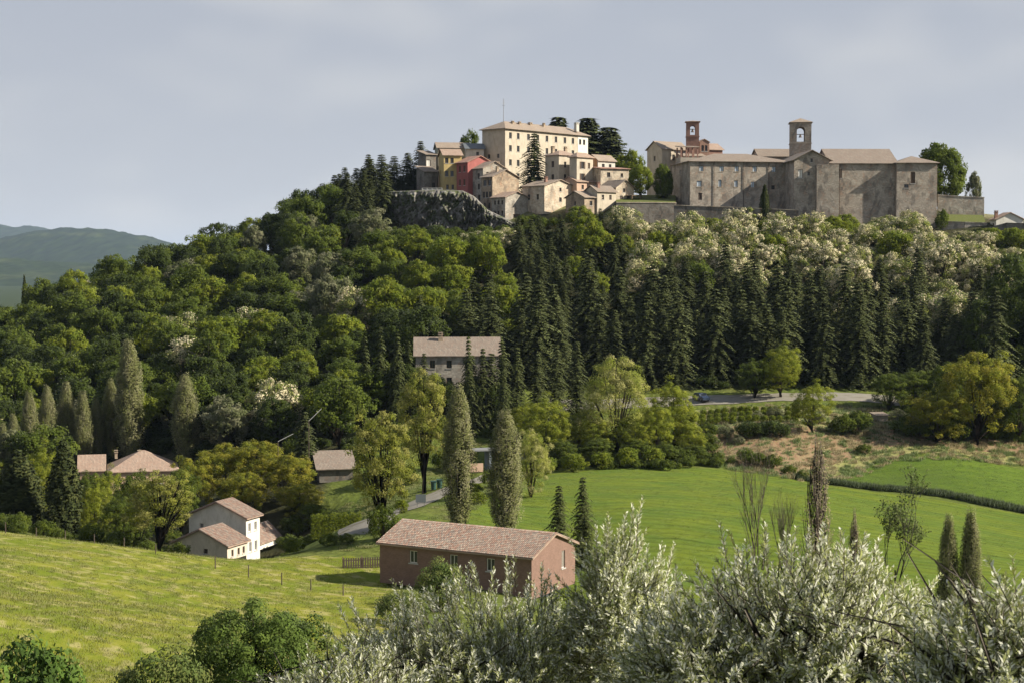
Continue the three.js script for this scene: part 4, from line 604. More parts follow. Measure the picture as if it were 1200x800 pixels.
const PROTO = {
  dark: [bl(1, 12, 5.2, 0.18, G.dark), bl(2, 11, 4.6, 0.15, G.dark, { lobes: 4 }), bl(3, 13, 5.0, 0.22, G.dark, { lobes: 6 })],
  mid: [bl(4, 12, 5.0, 0.18, G.mid), bl(5, 11, 5.2, 0.14, G.mid, { lobes: 4 }), bl(6, 13, 4.7, 0.2, G.mid, { lobes: 6 })],
  bright: [bl(7, 11, 4.8, 0.16, G.bright), bl(8, 12, 5.0, 0.2, G.bright, { lobes: 6 }), bl(15, 10, 4.6, 0.12, G.bright, { lobes: 4 })],
  grey: [bl(9, 12, 4.6, 0.2, G.grey, { loose: 0.16, per: 80 }), bl(10, 11, 4.4, 0.18, G.grey, { loose: 0.16, per: 80, lobes: 4 })],
  bloom: [bl(11, 12, 4.8, 0.18, G.blossom, { loose: 0.2, clumps: 80, per: 80, clumpR: 0.19, leaf: 0.36, accent: [0.22, [0.11, 0.15, 0.045]] }), bl(12, 13, 4.6, 0.2, G.blossom, { loose: 0.2, clumps: 80, per: 80, clumpR: 0.18, leaf: 0.36, lobes: 6, accent: [0.28, [0.11, 0.15, 0.045]] }), bl(13, 11, 5.0, 0.16, G.blossom, { loose: 0.2, clumps: 80, per: 80, clumpR: 0.19, leaf: 0.36, lobes: 4, accent: [0.4, [0.12, 0.16, 0.05]] })],
  fir: [1, 2, 3].map((k) => proto(conifer(20 + k, { h: 22, r: 5.0 + 0.4 * k, low: 0.04, levels: 27, nb: 11, droop: 0.40, lift: 0.0, arch: 0.26, step: 0.42, spray: 0.86, colors: G.fir, pow: 0.62 + 0.06 * k }), 22, 3.9 + 0.4 * k)),
  cedar: [proto(conifer(27, { h: 18, r: 5.8, low: 0.1, levels: 22, nb: 13, droop: 0.16, lift: 0.10, arch: 0.12, step: 0.5, spray: 1.6, colors: G.fir, pow: 0.62 }), 18, 6)],
  poplar: [1, 2, 3].map((k) => proto(column(30 + k, { h: 17, r: 1.55, low: 0.0, shoots: 560, per: 46, leaf: 0.15, puff: 0.30, skew: 0.74, blunt: 0.4, colors: G.poplar, twigs: 2 }), 17, 1.2)),
  cypress: [1, 2].map((k) => proto(column(40 + k, { h: 12, r: 2.1, low: 0.0, shoots: 420, per: 26, leaf: 0.34, puff: 0.22, skew: 0.52, colors: G.cypress }), 12, 1.7)),
  near: [bl(51, 13, 4.6, 0.10, [[0.205, 0.235, 0.022], [0.24, 0.258, 0.03], [0.165, 0.20, 0.018]], { clumps: 200, per: 120, leaf: 0.185, clumpR: 0.13, loose: 0.28, limbs: 12 }), bl(52, 12, 4.4, 0.06, G.lime, { clumps: 200, per: 120, leaf: 0.185, clumpR: 0.13, loose: 0.28, limbs: 12, lobes: 7 }), bl(53, 12, 4.6, 0.05, G.mid, { clumps: 200, per: 120, leaf: 0.185, clumpR: 0.13, loose: 0.28, limbs: 12, lobes: 6 })],
  pale: [bl(54, 16, 5.6, -0.04, [[0.33, 0.335, 0.085], [0.27, 0.29, 0.06], [0.20, 0.235, 0.035], [0.39, 0.375, 0.15]], { clumps: 230, per: 120, leaf: 0.19, clumpR: 0.135, loose: 0.28, limbs: 16, lobes: 6 }), bl(55, 14, 4.2, 0.16, [[0.23, 0.235, 0.042], [0.175, 0.195, 0.028], [0.28, 0.27, 0.075]], { clumps: 150, per: 120, leaf: 0.18, clumpR: 0.13, loose: 0.3, limbs: 8, lobes: 7 })],
  round: [bl(57, 9, 4.4, 0.12, G.mid, { clumps: 150, per: 90, leaf: 0.3, clumpR: 0.17, lobes: 4, ball: true, loose: 0.03, leaf: 0.3 }), bl(58, 9, 4.4, 0.12, G.bright, { clumps: 150, per: 90, leaf: 0.3, clumpR: 0.17, lobes: 4, ball: true, loose: 0.03 })],
  shrub: [bl(61, 3.0, 1.9, 0.02, G.mid, { clumps: 56, per: 50, leaf: 0.2, clumpR: 0.22, loose: 0.3 }), bl(62, 2.6, 1.8, 0.02, G.bright, { clumps: 56, per: 50, leaf: 0.2, clumpR: 0.22, loose: 0.3 }), bl(63, 2.6, 1.7, 0.02, G.grey, { clumps: 56, per: 42, leaf: 0.18, clumpR: 0.22, loose: 0.35 }), bl(64, 2.6, 1.8, 0.02, G.dark, { clumps: 56, per: 50, leaf: 0.2, clumpR: 0.22, loose: 0.3 })],
};

// ------------------------------------------------------------------ the woods on the hill
const KIND = {
  dark: ['oak_tree', 'dark green rounded tree', 'tree', 'dark'],  // dark-leaved broadleaf trees of no certain species
  mid: ['broadleaf_tree', 'mid green rounded tree', 'tree', 'mid green'],
  bright: ['broadleaf_tree', 'bright green rounded tree', 'tree', 'bright green'],
  grey: ['grey_leaved_tree', 'grey-green loose-crowned tree', 'tree', 'grey-green'],
  bloom: ['flowering_tree', 'cream-blossomed tree', 'tree', 'cream'],
  fir: ['fir_tree', 'dark fir', 'tree', 'dark'],
};
// where in the woods a tree stands, in words
function labelFor(key, px, d) {
  const k = KIND[key]; let where = '';
  if (key === 'fir') where = d > 425 ? ['standing up along the wooded ridge beside the town', 'firs on the ridge beside the town'] : px < 600 ? ['among the broadleaf trees behind the long grey house', 'firs behind the long grey house'] : d > 372 ? (px < 728 ? ['on the steep slope right under the lower houses', 'firs under the lower houses'] : ['mixed into the blossoming belt under the monastery', 'firs in the blossoming belt']) : d < 336 ? ['in the front rank of the conifer wood by the road', 'front firs of the conifer wood'] : ['in the middle of the conifer wood, showing over the front rank', 'middle firs of the conifer wood'];
  else if (key === 'bloom') where = px < 430 ? ['scattered singly in the broadleaf hillside wood', 'blossoming trees in the hillside wood'] : px < 640 ? ['in the pale clump under the crag', 'blossoming clump under the crag'] : d > 400 ? ['close under the monastery walls', 'blossoming trees under the monastery walls'] : ['lower in the belt above the conifer wood', 'blossoming trees above the conifer wood'];
  else where = px >= 600 ? ['mixed into the belt between monastery and conifer wood', 'broadleaf trees of the upper belt'] : px >= 430 ? (d > 396 ? ['close under the crag and lower houses', 'trees under the crag'] : ['on the slope between crag and long grey house', 'trees above the long grey house']) : d > 440 ? ['along the skyline of the wooded ridge', 'trees of the wooded skyline'] : d > 385 ? ['high on the wooded slope under the skyline', 'trees of the upper wooded slope'] : d > 335 ? ['halfway up the wooded slope', 'trees of the middle wooded slope'] : ['low on the wooded slope behind the poplar row', 'trees of the lower wooded slope'];
  return [k[0], k[1] + ' ' + where[0], k[2], where[1] + ', ' + k[3]];
}
const matOf = { fir: matFir, bloom: matBloom };
{
  const r = rngOf(77), want = (px, d) => {
    if (px < 430 && d > 288) {
      if (px > 84 && px < 214 && d < 303) return null;
      if (d > 436 && px > 398) return 'fir';
      const n = n2(px / 55 + 3, d / 22), m = r();
      if (px > 350 && px < 400 && d > 360 && d < 400 && m < 0.55) return 'grey';
      if (m < 0.08) return 'grey'; if (m < 0.105) return 'bloom';
      return n > 0.42 ? 'bright' : n > -0.2 ? 'mid' : 'dark';
    }
    if (px >= 430 && px < 600 && d > 325) {
      if (d > 426) return px < 452 || (px < 486 && d > 452) ? 'fir' : null;
      if (px > 535 && d > 392) return px < 600 && d < 418 && r() < 0.7 ? 'bloom' : 'mid';
      if (px < 520 && d > 400) return r() < 0.25 ? 'mid' : 'dark';
      if (d < 345) return px > 520 || r() < 0.4 ? 'fir' : 'dark';
      return r() < 0.68 ? 'bright' : 'mid';
    }
    if (px >= 600 && d > 324 && d < 421) {
      if (px > 985 && d > 350 && d < 372 && r() < 0.5) return 'bloom';
      if (d < 372) return px > 1170 && r() < 0.5 ? 'mid' : 'fir';
      if (px < 728) return r() < 0.18 ? 'bright' : 'firs';
      if (px > 1196) return 'mid';
      return d > 388 ? (r() < 0.84 ? 'bloom' : 'bright') : r() < 0.62 ? 'bloom' : r() < 0.5 ? 'fir' : 'mid';
    }
    return null;
  };
  for (let d = 290; d < 480; d += 7.8) for (let px = -70; px < 1245;) {
    const k = want(px, d), step = (k === 'fir' || k === 'firs' ? 7.2 : k === 'bloom' ? 6.8 : 9.2) / d * F;
    if (k) {
      const dd = d + (r() - 0.5) * 5, [x, , z] = spot(px + (r() - 0.5) * step * 0.6, dd), key = k === 'firs' ? 'fir' : k, P = pick(r, PROTO[key]), s = KIND[key];
      const size = key === 'fir' ? (k === 'firs' ? 0.52 * (0.85 + 0.38 * r()) : d > 425 ? 0.62 * (0.85 + 0.38 * r()) : clamp((hy(lerp(352, 312, smooth(326, 372, d)) + (r() - 0.5) * 44, dd) - H(x, z)) / 22, 0.4, 1.15)) : key === 'bloom' ? 0.76 + 0.3 * r() : (0.66 + 0.58 * r()) * (px < 330 && d > 440 ? 0.92 : 1);
      const lim = hy(px < 452 ? 100 : px < 600 ? 268 + (r() - 0.5) * 12 : px < 660 ? 244 + 14 * r() : px < 725 ? 240 + 14 * r() : px < 1095 ? 236 + 24 * r() : px < 1150 ? 266 + 12 * r() : 280 + 12 * r(), dd), st = 0.9 + 0.25 * r(), top = H(x, z) + P.h * size * st, fit = d > 385 && top > lim ? Math.max(0.18, (lim - H(x, z)) / (P.h * size * st)) : 1; if (fit < (key === 'bloom' ? 0.2 : 0.38) && px > 452) { px += step; continue; }
      plant(P, ...labelFor(key, px, d), x, z, size * Math.sqrt(fit) * (key === 'fir' ? 1.3 : key === 'bloom' ? 1.08 : 1), r() * TAU, st * Math.sqrt(fit) / (key === 'fir' ? 1.3 : key === 'bloom' ? 1.08 : 1), matOf[key] ?? matLeaf, key === 'bloom' || key === 'grey' ? BARKGREY : BARK);
    }
    px += step * (0.85 + 0.3 * r());
  }
}
// single plants: prototype, bearing, distance, row of the top, breadth in columns
function tree(P, name, label, category, group, px, d, topRow, wide, mat = matLeaf, bark = BARK, turn = px * 0.37) {
  const [x, y, z] = spot(px, d), h = hy(topRow, d) - y, size = wide / F * d / (2 * P.r); if (h < 0.5) console.log('low plant', name, px, d, h.toFixed(1));
  return plant(P, name, label, category, group, x, z, size, turn, h / P.h / size, mat, bark);
}
for (const [px, top, w, d] of [[428, 392, 30, 296], [446, 381, 34, 297], [466, 388, 32, 294], [479, 398, 28, 297], [549, 392, 26, 292], [553, 414, 40, 298], [566, 406, 38, 296], [576, 412, 40, 297], [588, 398, 36, 300], [497, 412, 34, 298], [606, 405, 34, 298], [630, 412, 36, 300], [652, 404, 36, 304], [676, 398, 38, 308], [590, 420, 30, 290]]) tree(PROTO.fir[px % 3], 'fir_tree', 'dark fir growing close around the long grey house', 'tree', 'firs around the long grey house', px, d, top, w, matFir);
for (const [px, top, w] of [[506, 436, 44], [533, 444, 44], [520, 450, 40], [470, 420, 44], [452, 430, 44], [486, 430, 40], [556, 440, 40], [580, 446, 40]]) tree(PROTO.dark[px % 3], 'oak_tree', 'dark tree against the wall of the long grey house', 'tree', 'dark trees against the long grey house', px, 297, top, w);
for (const [px, d, top, w] of [[493, 468, 164, 38], [478, 466, 178, 40], [462, 466, 182, 40], [447, 464, 180, 42], [432, 462, 185, 42], [418, 462, 196, 40], [404, 464, 195, 42], [484, 458, 198, 36], [392, 466, 204, 40], [455, 458, 200, 36], [470, 460, 206, 36], [440, 456, 206, 36], [378, 468, 214, 38], [425, 458, 212, 34]]) tree(PROTO.fir[px % 3], 'fir_tree', 'dark fir in the tight group against the sky beside the dark grey house', 'tree', 'fir group beside the dark grey house', px, d, top, w, matFir);
// ---- the summit
tree(PROTO.fir[1], 'fir_tree', 'big solitary dark fir standing among the houses of the town', 'tree', null, 626, 447, 155, 46, matFir);
for (const [px, d, top, w] of [[655, 505, 136, 70], [688, 500, 137, 82], [714, 500, 148, 78]]) tree(PROTO.cedar[0], 'cedar_tree', 'dark spreading cedar rising behind the palace roof', 'tree', 'cedars behind the palace', px, d, top, w, matFir);
tree(PROTO.mid[1], 'broadleaf_tree', 'small round-topped tree showing over the roofs beside the palace', 'tree', null, 549, 482, 151, 28);
tree(PROTO.round[1], 'broadleaf_tree', 'bright green round tree on the lawn by the monastery', 'tree', null, 751, 437, 192, 33);
tree(PROTO.round[0], 'broadleaf_tree', 'dark round tree on the lawn against the monastery end wall', 'tree', null, 777, 438, 191, 27);
for (const [px, top, w] of [[741, 174, 26], [728, 180, 20], [712, 180, 22]]) tree(PROTO.bright[1], 'broadleaf_tree', 'light green tree behind the orange-walled house and cedars', 'tree', 'light trees behind the orange-walled house', px, 478, top, w);
tree(PROTO.round[0], 'broadleaf_tree', 'large dense round tree at the end of the monastery roof', 'tree', null, 1101, 439, 166, 70);
tree(PROTO.grey[1], 'grey_leaved_tree', 'slender wispy tree alone against the sky past the round tree', 'tree', null, 1141, 446, 202, 20);
for (const [px, w] of [[1163, 32], [1188, 34]]) tree(PROTO.shrub[1], 'shrub', 'bright green clipped shrub below the white gabled house', 'shrub', 'shrubs below the white gabled house', px, 407, 266, w);
tree(PROTO.cypress[0], 'cypress_tree', 'slim dark cypress against the monastery front', 'tree', null, 896, 421, 219, 15, matFir);
tree(PROTO.shrub[0], 'shrub', 'dark shrub at the foot of the monastery corner', 'shrub', null, 1104, 424, 244, 16);
for (const [px, d, top, w] of [[1150, 330, 352, 60], [1185, 345, 300, 70], [1215, 335, 330, 70]]) tree(PROTO.dark[0], 'broadleaf_tree', 'dark tree at the end of the conifer wood', 'tree', 'dark trees ending the conifer wood', px, d, top, w);
for (const [px, d, top] of [[29, 452, 326], [84, 462, 318]]) tree(PROTO.cypress[0], 'cypress_tree', 'thin cypress spire breaking the skyline of the wooded slope', 'tree', 'cypress spires on the skyline', px, d, top, 9, matFir);
// ---- the valley, left to right
for (const [px, top, w, d] of [[16, 488, 17, 292], [35, 462, 20, 296], [56, 456, 22, 300], [78, 452, 22, 302], [97, 462, 20, 300], [113, 470, 18, 304], [130, 448, 20, 306], [152, 405, 32, 302], [217, 442, 30, 296], [4, 500, 16, 288]]) tree(pick(rngOf(px), PROTO.poplar), 'poplar_tree', 'grey-green poplar in the row below the wooded slope', 'tree', 'poplars below the wooded slope', px, d, top, w, matLeaf, BARKGREY);
for (const [px, d, top, w] of [[22, 226, 532, 62], [75, 222, 520, 44]]) tree(PROTO.cypress[1], 'cypress_tree', 'broad dark cypress at the edge of the meadow', 'tree', 'dark cypresses edging the meadow', px, d, top, w, matFir);
const hedgeTree = (list, P, label, group, name = 'broadleaf_tree') => { for (const [px, d, top, w] of list) tree(P, name, label, 'tree', group, px, d, top, w); };
hedgeTree([[110, 232, 562, 50], [48, 248, 520, 52], [130, 248, 548, 44], [5, 250, 545, 60]], PROTO.near[0], 'bright green tree between the cypresses and the hidden farmhouse', 'trees by the cypresses');
hedgeTree([[140, 222, 580, 52], [160, 240, 552, 66], [212, 256, 548, 50], [105, 260, 552, 50]], PROTO.near[2], 'mid green tree in front of the half-hidden farmhouse', 'trees before the half-hidden farmhouse');
tree(PROTO.pale[1], 'broadleaf_tree', 'loose yellow-green tree with bare trunk at the meadow edge beside the white farmhouse', 'tree', null, 186, 203, 546, 92, matLeaf, BARKDARK);
hedgeTree([[228, 262, 528, 62], [262, 268, 512, 70], [302, 266, 508, 78], [338, 262, 525, 66], [284, 258, 545, 60], [352, 256, 560, 60]], PROTO.near[1], 'dense olive-yellow tree in the thicket behind the white farmhouse', 'thicket behind the white farmhouse');
hedgeTree([[366, 252, 588, 40], [350, 258, 580, 40]], PROTO.near[2], 'dark green tree beside the lean-to of the white farmhouse', 'trees beside the white farmhouse lean-to');
tree(PROTO.fir[0], 'fir_tree', 'small dark fir beside the grey carport roof', 'tree', null, 357, 275, 480, 42, matFir);
tree(PROTO.pale[1], 'broadleaf_tree', 'ragged yellow-green tree with ivy-dark foot by the gravel drive', 'tree', null, 448, 201, 474, 88, matLeaf, BARKGREY);
tree(PROTO.shrub[0], 'shrub', 'dark ivy mass round the foot of the ragged tree by the drive', 'shrub', null, 450, 199, 588, 38);
tree(PROTO.pale[1], 'broadleaf_tree', 'tall light yellow-green tree with several bare stems behind the drive', 'tree', null, 497, 250, 426, 76, matLeaf, BARK);
tree(PROTO.poplar[0], 'poplar_tree', 'tall slim poplar standing behind the ridge of the red barn', 'tree', null, 537, 204, 459, 36, matLeaf, BARKGREY);
tree(PROTO.poplar[1], 'poplar_tree', 'broader poplar with grey top behind the red barn', 'tree', null, 592, 205, 487, 40, matLeaf, BARKGREY);
tree(PROTO.pale[0], 'broadleaf_tree', 'pale rounded young tree just behind the broader poplar', 'tree', null, 622, 232, 497, 52);
for (const [px, d, top, w] of [[655, 186, 566, 44], [683, 190, 556, 42]]) tree(PROTO.fir[1], 'fir_tree', 'small dark fir between the red barn and the green crop field', 'tree', 'small firs by the crop field', px, d, top, w, matFir);
tree(PROTO.pale[0], 'broadleaf_tree', 'large pale yellow-green tree at the upper edge of the crop field', 'tree', null, 722, 280, 409, 92);
hedgeTree([[640, 276, 463, 66], [680, 284, 478, 54], [612, 290, 470, 50]], PROTO.near[0], 'bright green tree above the crop field beside the gravel drive', 'bright trees between drive and crop field');
hedgeTree([[702, 277, 486, 52], [744, 277, 482, 54], [790, 284, 444, 62], [770, 278, 470, 50], [808, 280, 490, 44]], PROTO.near[0], 'bright green tree between the large pale tree and the terraces', 'bright trees by the terraces');
hedgeTree([[596, 283, 500, 40], [660, 271, 515, 40], [700, 273, 512, 44], [745, 274, 512, 40], [780, 274, 518, 38], [815, 277, 520, 34]], PROTO.near[2], 'low dense tree along the top of the crop field', 'low trees topping the crop field');
hedgeTree([[915, 318, 402, 56]], PROTO.near[0], 'light green tree standing by the road at the conifer wood', null);
hedgeTree([[885, 318, 420, 46]], PROTO.near[2], 'darker tree beside the light green roadside tree', null);
tree(PROTO.near[0], 'broadleaf_tree', 'single round-crowned tree with a clear stem on the terraces', 'tree', null, 952, 294, 446, 56);
hedgeTree([[1145, 297, 402, 96]], PROTO.near[1], 'tall yellow-green tree at the end of the terraces', null);
hedgeTree([[1098, 295, 452, 74]], PROTO.near[1], 'lower yellow-green tree next to the small hut', null);
hedgeTree([[1042, 310, 436, 52], [1072, 312, 432, 56], [1108, 312, 425, 54], [1130, 300, 490, 50], [1172, 302, 470, 50], [1194, 300, 440, 60]], PROTO.near[2], 'dark green tree in the thicket around the small hut', 'thicket around the small hut');
{ // shrubs on the terraces and field edges
  const r = rngOf(5), S = (list, P, label, group, mat) => { for (const [px, d, w] of list) { const [x, , z] = spot(px, d), size = w / F * d / (2 * P.r); plant(P, 'shrub', label, 'shrub', group, x, z, size, r() * TAU, 0.8 + 0.4 * r(), mat ?? matLeaf); } };
  S([[842, 278, 18], [874, 277, 24], [888, 276, 22], [906, 275, 24], [925, 271, 18], [940, 267, 15], [858, 277, 16], [800, 275, 30], [988, 296, 34], [1006, 297, 32], [1060, 297, 34], [1078, 297, 30], [1008, 301, 24], [1120, 297, 34], [1092, 298, 30], [1012, 288, 18]], PROTO.shrub[0], 'green shrub rooted in the earth bank of the terraces', 'shrubs on the earth bank');
  S([[876, 289, 26], [889, 289.4, 26], [902, 289.6, 26], [915, 289.6, 24]], PROTO.shrub[3], 'dark bush in the dark strip below the vines', 'dark bush row below the vines');  // bush row forms the dark strip across the bank
  S([[468, 445, 14], [530, 439, 18], [543, 437, 20], [553, 435, 18], [478, 440, 10], [502, 438, 9]], PROTO.shrub[3], 'dark scrub clinging to the lip of the crag', 'scrub on the crag');
  S([[338, 246, 28], [352, 243, 30], [366, 240, 28], [380, 244, 30], [344, 252, 30], [372, 252, 30], [334, 236, 20]], PROTO.shrub[0], 'green shrub on the bank beside the lean-to of the white farmhouse', 'shrubs beside the lean-to');
  S([[462, 428, 16], [478, 426, 18], [494, 425, 16], [510, 425, 18], [526, 424, 18], [542, 424, 16], [558, 423, 18], [574, 422, 18], [590, 421, 20], [606, 421, 20], [620, 422, 20], [634, 424, 20], [612, 427, 16], [626, 428, 16], [486, 428, 14], [534, 427, 14], [650, 424, 18]], PROTO.shrub[0], 'green shrub at the foot of the crag and lower houses', 'shrubs at the foot of the crag');
  S([[850, 290, 22], [887, 301, 20], [909, 302, 22], [835, 288, 18], [866, 287, 16], [1070, 303, 26], [1052, 305, 22], [960, 300, 18]], PROTO.shrub[2], 'grey-leaved bush on the terraces near the vines', 'grey bushes near the vines');
  S([[640, 262, 30], [672, 266, 34], [615, 262, 24], [705, 269, 32], [735, 270, 30], [765, 272, 34], [555, 236, 26], [575, 243, 30], [600, 250, 24], [560, 226, 24], [470, 218, 20]], PROTO.shrub[1], 'bright low shrub along the edge of the crop field', 'bright shrubs edging the crop field');
  S([[108, 205, 30], [140, 204, 34], [165, 206, 30], [205, 206, 34], [50, 204, 28], [20, 204, 30]], PROTO.shrub[0], 'green shrub in the hedge behind the meadow', 'shrubs in the meadow hedge');
  S([[455, 270, 36], [520, 275, 30], [440, 262, 40], [480, 262, 24], [545, 280, 30], [470, 290, 44], [500, 292, 44], [420, 280, 44], [350, 285, 44], [590, 296, 34]], PROTO.shrub[0], 'leafy shrub in the garden by the gravel drive', 'garden shrubs by the drive');
}
{ // vines in short rows
  const r = rngOf(9);
  for (const d of [299.5, 303, 306.5]) for (let px = 822; px < 935; px += 9) { const [x, , z] = spot(px + r() * 3, d); plant(PROTO.shrub[1], 'grapevine', 'low green grapevine in the short rows below the road', 'vine', 'grapevines below the road', x, z, 0.42 + 0.1 * r(), r() * TAU, 1.3, matLeaf); }
}
// ---- low growth that nobody could count
function scatter(name, label, category, geo, mat, list, tint) {
  const m = new THREE.InstancedMesh(geo, mat, list.length), q = new THREE.Object3D(), c = new THREE.Color();
  list.forEach((p, i) => { q.position.set(p[0], p[1], p[2]); q.rotation.set(p[6] ?? 0, p[4], 0); q.scale.set(p[3], p[3] * (p[5] ?? 1), p[3]); q.updateMatrix(); m.setMatrixAt(i, q.matrix); if (tint) { const t = tint(p); m.setColorAt(i, c.setRGB(t[0], t[1], t[2])); } });
  m.name = name; m.castShadow = m.receiveShadow = true; m.userData = { kind: 'stuff', label, category }; scene.add(m); return m;
}
{
  const r = rngOf(31), list = [];
  for (let k = 0; k < 1700; k++) { const px = -60 + r() * 1290, d = 288 + r() * 180; if (px > 440 && (d > 420 || d < 326)) continue; if (px > 84 && px < 214 && d < 304) continue; const [x, y, z] = spot(px, d); list.push([x, y - 0.3, z, 0.7 + 0.9 * r(), r() * TAU, 0.8]); }
  scatter('undergrowth', 'low bushy undergrowth covering the floor of the hillside woods', 'undergrowth', PROTO.shrub[3].crown, matLeaf, list);
  const edge = []; for (let k = 0; k < 700; k++) { const t = r(); let px, d; if (t < 0.4) { px = -40 + r() * 470; d = 200 + r() * 60; if (px > 200 && d > 202) continue; } else if (t < 0.7) { px = 560 + r() * 280; d = 268 + r() * 26; if (px < 640 && d < 290) continue; } else { px = 1060 + r() * 170; d = 300 + r() * 22; if (d > 311 && px < 1070) continue; } const [x, y, z] = spot(px, d); edge.push([x, y - 0.2, z, 0.4 + 0.5 * r(), r() * TAU, 0.9]); }
  scatter('rough_growth', 'low rough growth between the trees of the valley floor', 'undergrowth', PROTO.shrub[0].crown, matLeaf, edge);
}
function tuft(seed, n, h, spread, wid) { const r = rngOf(seed), L = new Leaves(); for (let k = 0; k < n; k++) { const a = r() * TAU, q = Math.sqrt(r()) * spread, lean = 0.15 + 0.5 * r(), la = r() * TAU, d = norm([Math.cos(la) * lean, 1, Math.sin(la) * lean]), ac = norm(cross(d, unit(r))), c = shade(r, WHITE, 0.45), hh = h * (0.5 + 0.7 * r()); L.add(Math.cos(a) * q, -0.03, Math.sin(a) * q, d[0], d[1], d[2], ac[0], ac[1], ac[2], hh, wid, d[0] * 0.4, 0.85, d[2] * 0.4, c, 0); } return L.geometry(); }
const grassMat = leafMat(WHITE, 0.35);
function sow(edges, n, seed, fn) { const r = rngOf(seed), [A, Bq] = edges.map((e) => e.map(([px, d]) => { const s = spot(px, d); return [s[0], s[2]]; })), at = (e, t) => { const s = t * (e.length - 1), i = Math.min(e.length - 2, Math.floor(s)), f = s - i; return [lerp(e[i][0], e[i + 1][0], f), lerp(e[i][1], e[i + 1][1], f)]; }, out = []; for (let k = 0; k < n; k++) { const u = r(), v = r(), a = at(A, u), b = at(Bq, u), x = lerp(a[0], b[0], v), z = lerp(a[1], b[1], v), p = fn(x, z, u, v, r); if (p) out.push([x, H(x, z) + 0.04, z, ...p]); } return out; }
scatter('meadow_grass', 'long pale-tipped grass of the sloping meadow', 'grass', tuft(1, 46, 0.19, 0.6, 0.022), grassMat, sow(MEADOW, 11000, 3, (x, z, u, v, r) => (r() < 0.35 + 0.5 * smooth(-0.5, 0.5, fbm(x / 7, z / 5, 3)) ? [0.7 + 0.7 * r(), r() * TAU, 0.6 + 0.6 * r()] : null)), (p) => { const a = fbm(p[0] / 26, p[2] / 11, 3), b = n2(p[0] / 6, p[2] / 3); const c = mixc([0.14, 0.172, 0.016], [0.21, 0.215, 0.03], clamp(0.5 + a)); return mixc(c, [0.36, 0.32, 0.14], smooth(0.2, 0.8, b) * 0.6); });
scatter('crop_shoots', 'short green cereal crop standing in the valley field', 'crop', tuft(2, 60, 0.11, 0.7, 0.02), grassMat, sow(CROP_A, 10000, 5, (x, z, u, v, r) => [0.8 + 0.5 * r(), r() * TAU, 0.55 + 0.5 * r()]), (p) => { const a = fbm(p[0] / 30, p[2] / 9, 3); return mixc([0.14, 0.172, 0.020], [0.085, 0.132, 0.021], clamp(0.45 + 0.8 * a)); });
scatter('crop_shoots', 'short deeper green cereal crop in the upper field beyond the ditch', 'crop', tuft(3, 60, 0.11, 0.7, 0.02), grassMat, sow(CROP_B, 3500, 6, (x, z, u, v, r) => [0.8 + 0.5 * r(), r() * TAU, 0.55 + 0.5 * r()]), (p) => { const a = fbm(p[0] / 30, p[2] / 9, 3); return mixc([0.10, 0.150, 0.017], [0.07, 0.120, 0.016], clamp(0.45 + 0.8 * a)); });
scatter('weeds', 'dry and green weeds growing on the earth banks', 'weeds', tuft(4, 50, 0.7, 0.5, 0.05), grassMat, sow([[[815, 275], [950, 264], [1040, 283], [1210, 289]], [[815, 312], [950, 312], [1040, 312], [1210, 300]]], 2600, 7, (x, z, u, v, r) => [0.6 + 0.7 * r(), r() * TAU, 0.5 + 0.6 * r()]), (p) => (n2(p[0] / 5, p[2] / 4) > 0.05 ? [0.27, 0.23, 0.11] : [0.12, 0.17, 0.04]));
scatter('ditch_growth', 'dark rank grass filling the ditch between the two crop fields', 'grass', tuft(5, 60, 0.9, 0.6, 0.06), grassMat, sow([[[930, 266.5], [1020, 261.5], [1110, 255], [1180, 247], [1270, 239]], [[930, 268], [1020, 263.5], [1110, 257], [1180, 249.4], [1270, 241.5]]], 1500, 8, (x, z, u, v, r) => [0.6 + 0.6 * r(), r() * TAU, 0.7 + 0.5 * r()]), () => [0.038, 0.058, 0.014]);
const drivePts = [[398, 214], [440, 217], [474, 230], [518, 245], [556, 258], [594, 271]].map(([px, d]) => spot(px, d));
function onDrive(x, z) { for (let i = 0; i + 1 < drivePts.length; i++) { const [ax, , az] = drivePts[i], [bx2, , bz] = drivePts[i + 1], ux = bx2 - ax, uz = bz - az, t = clamp(((x - ax) * ux + (z - az) * uz) / (ux * ux + uz * uz)); if (Math.hypot(x - ax - ux * t, z - az - uz * t) < (i === 0 ? 9 : 5.5)) return true; } return false; }
scatter('verge_grass', 'rough grass on the verges of the gravel drive and garden', 'grass', tuft(6, 50, 0.5, 0.6, 0.05), grassMat, sow([[[400, 196], [520, 200], [600, 252]], [[380, 252], [470, 268], [590, 300]]], 5000, 10, (x, z, u, v, r) => { const n = onDrive(x, z) ? -1 : fbm(x / 6, z / 6, 2); return n > -0.15 ? [0.5 + 0.5 * r(), r() * TAU, 0.4 + 0.4 * r()] : null; }), (p) => mixc([0.14, 0.19, 0.035], [0.2, 0.2, 0.06], clamp(0.5 + n2(p[0] / 8, p[2] / 8))));

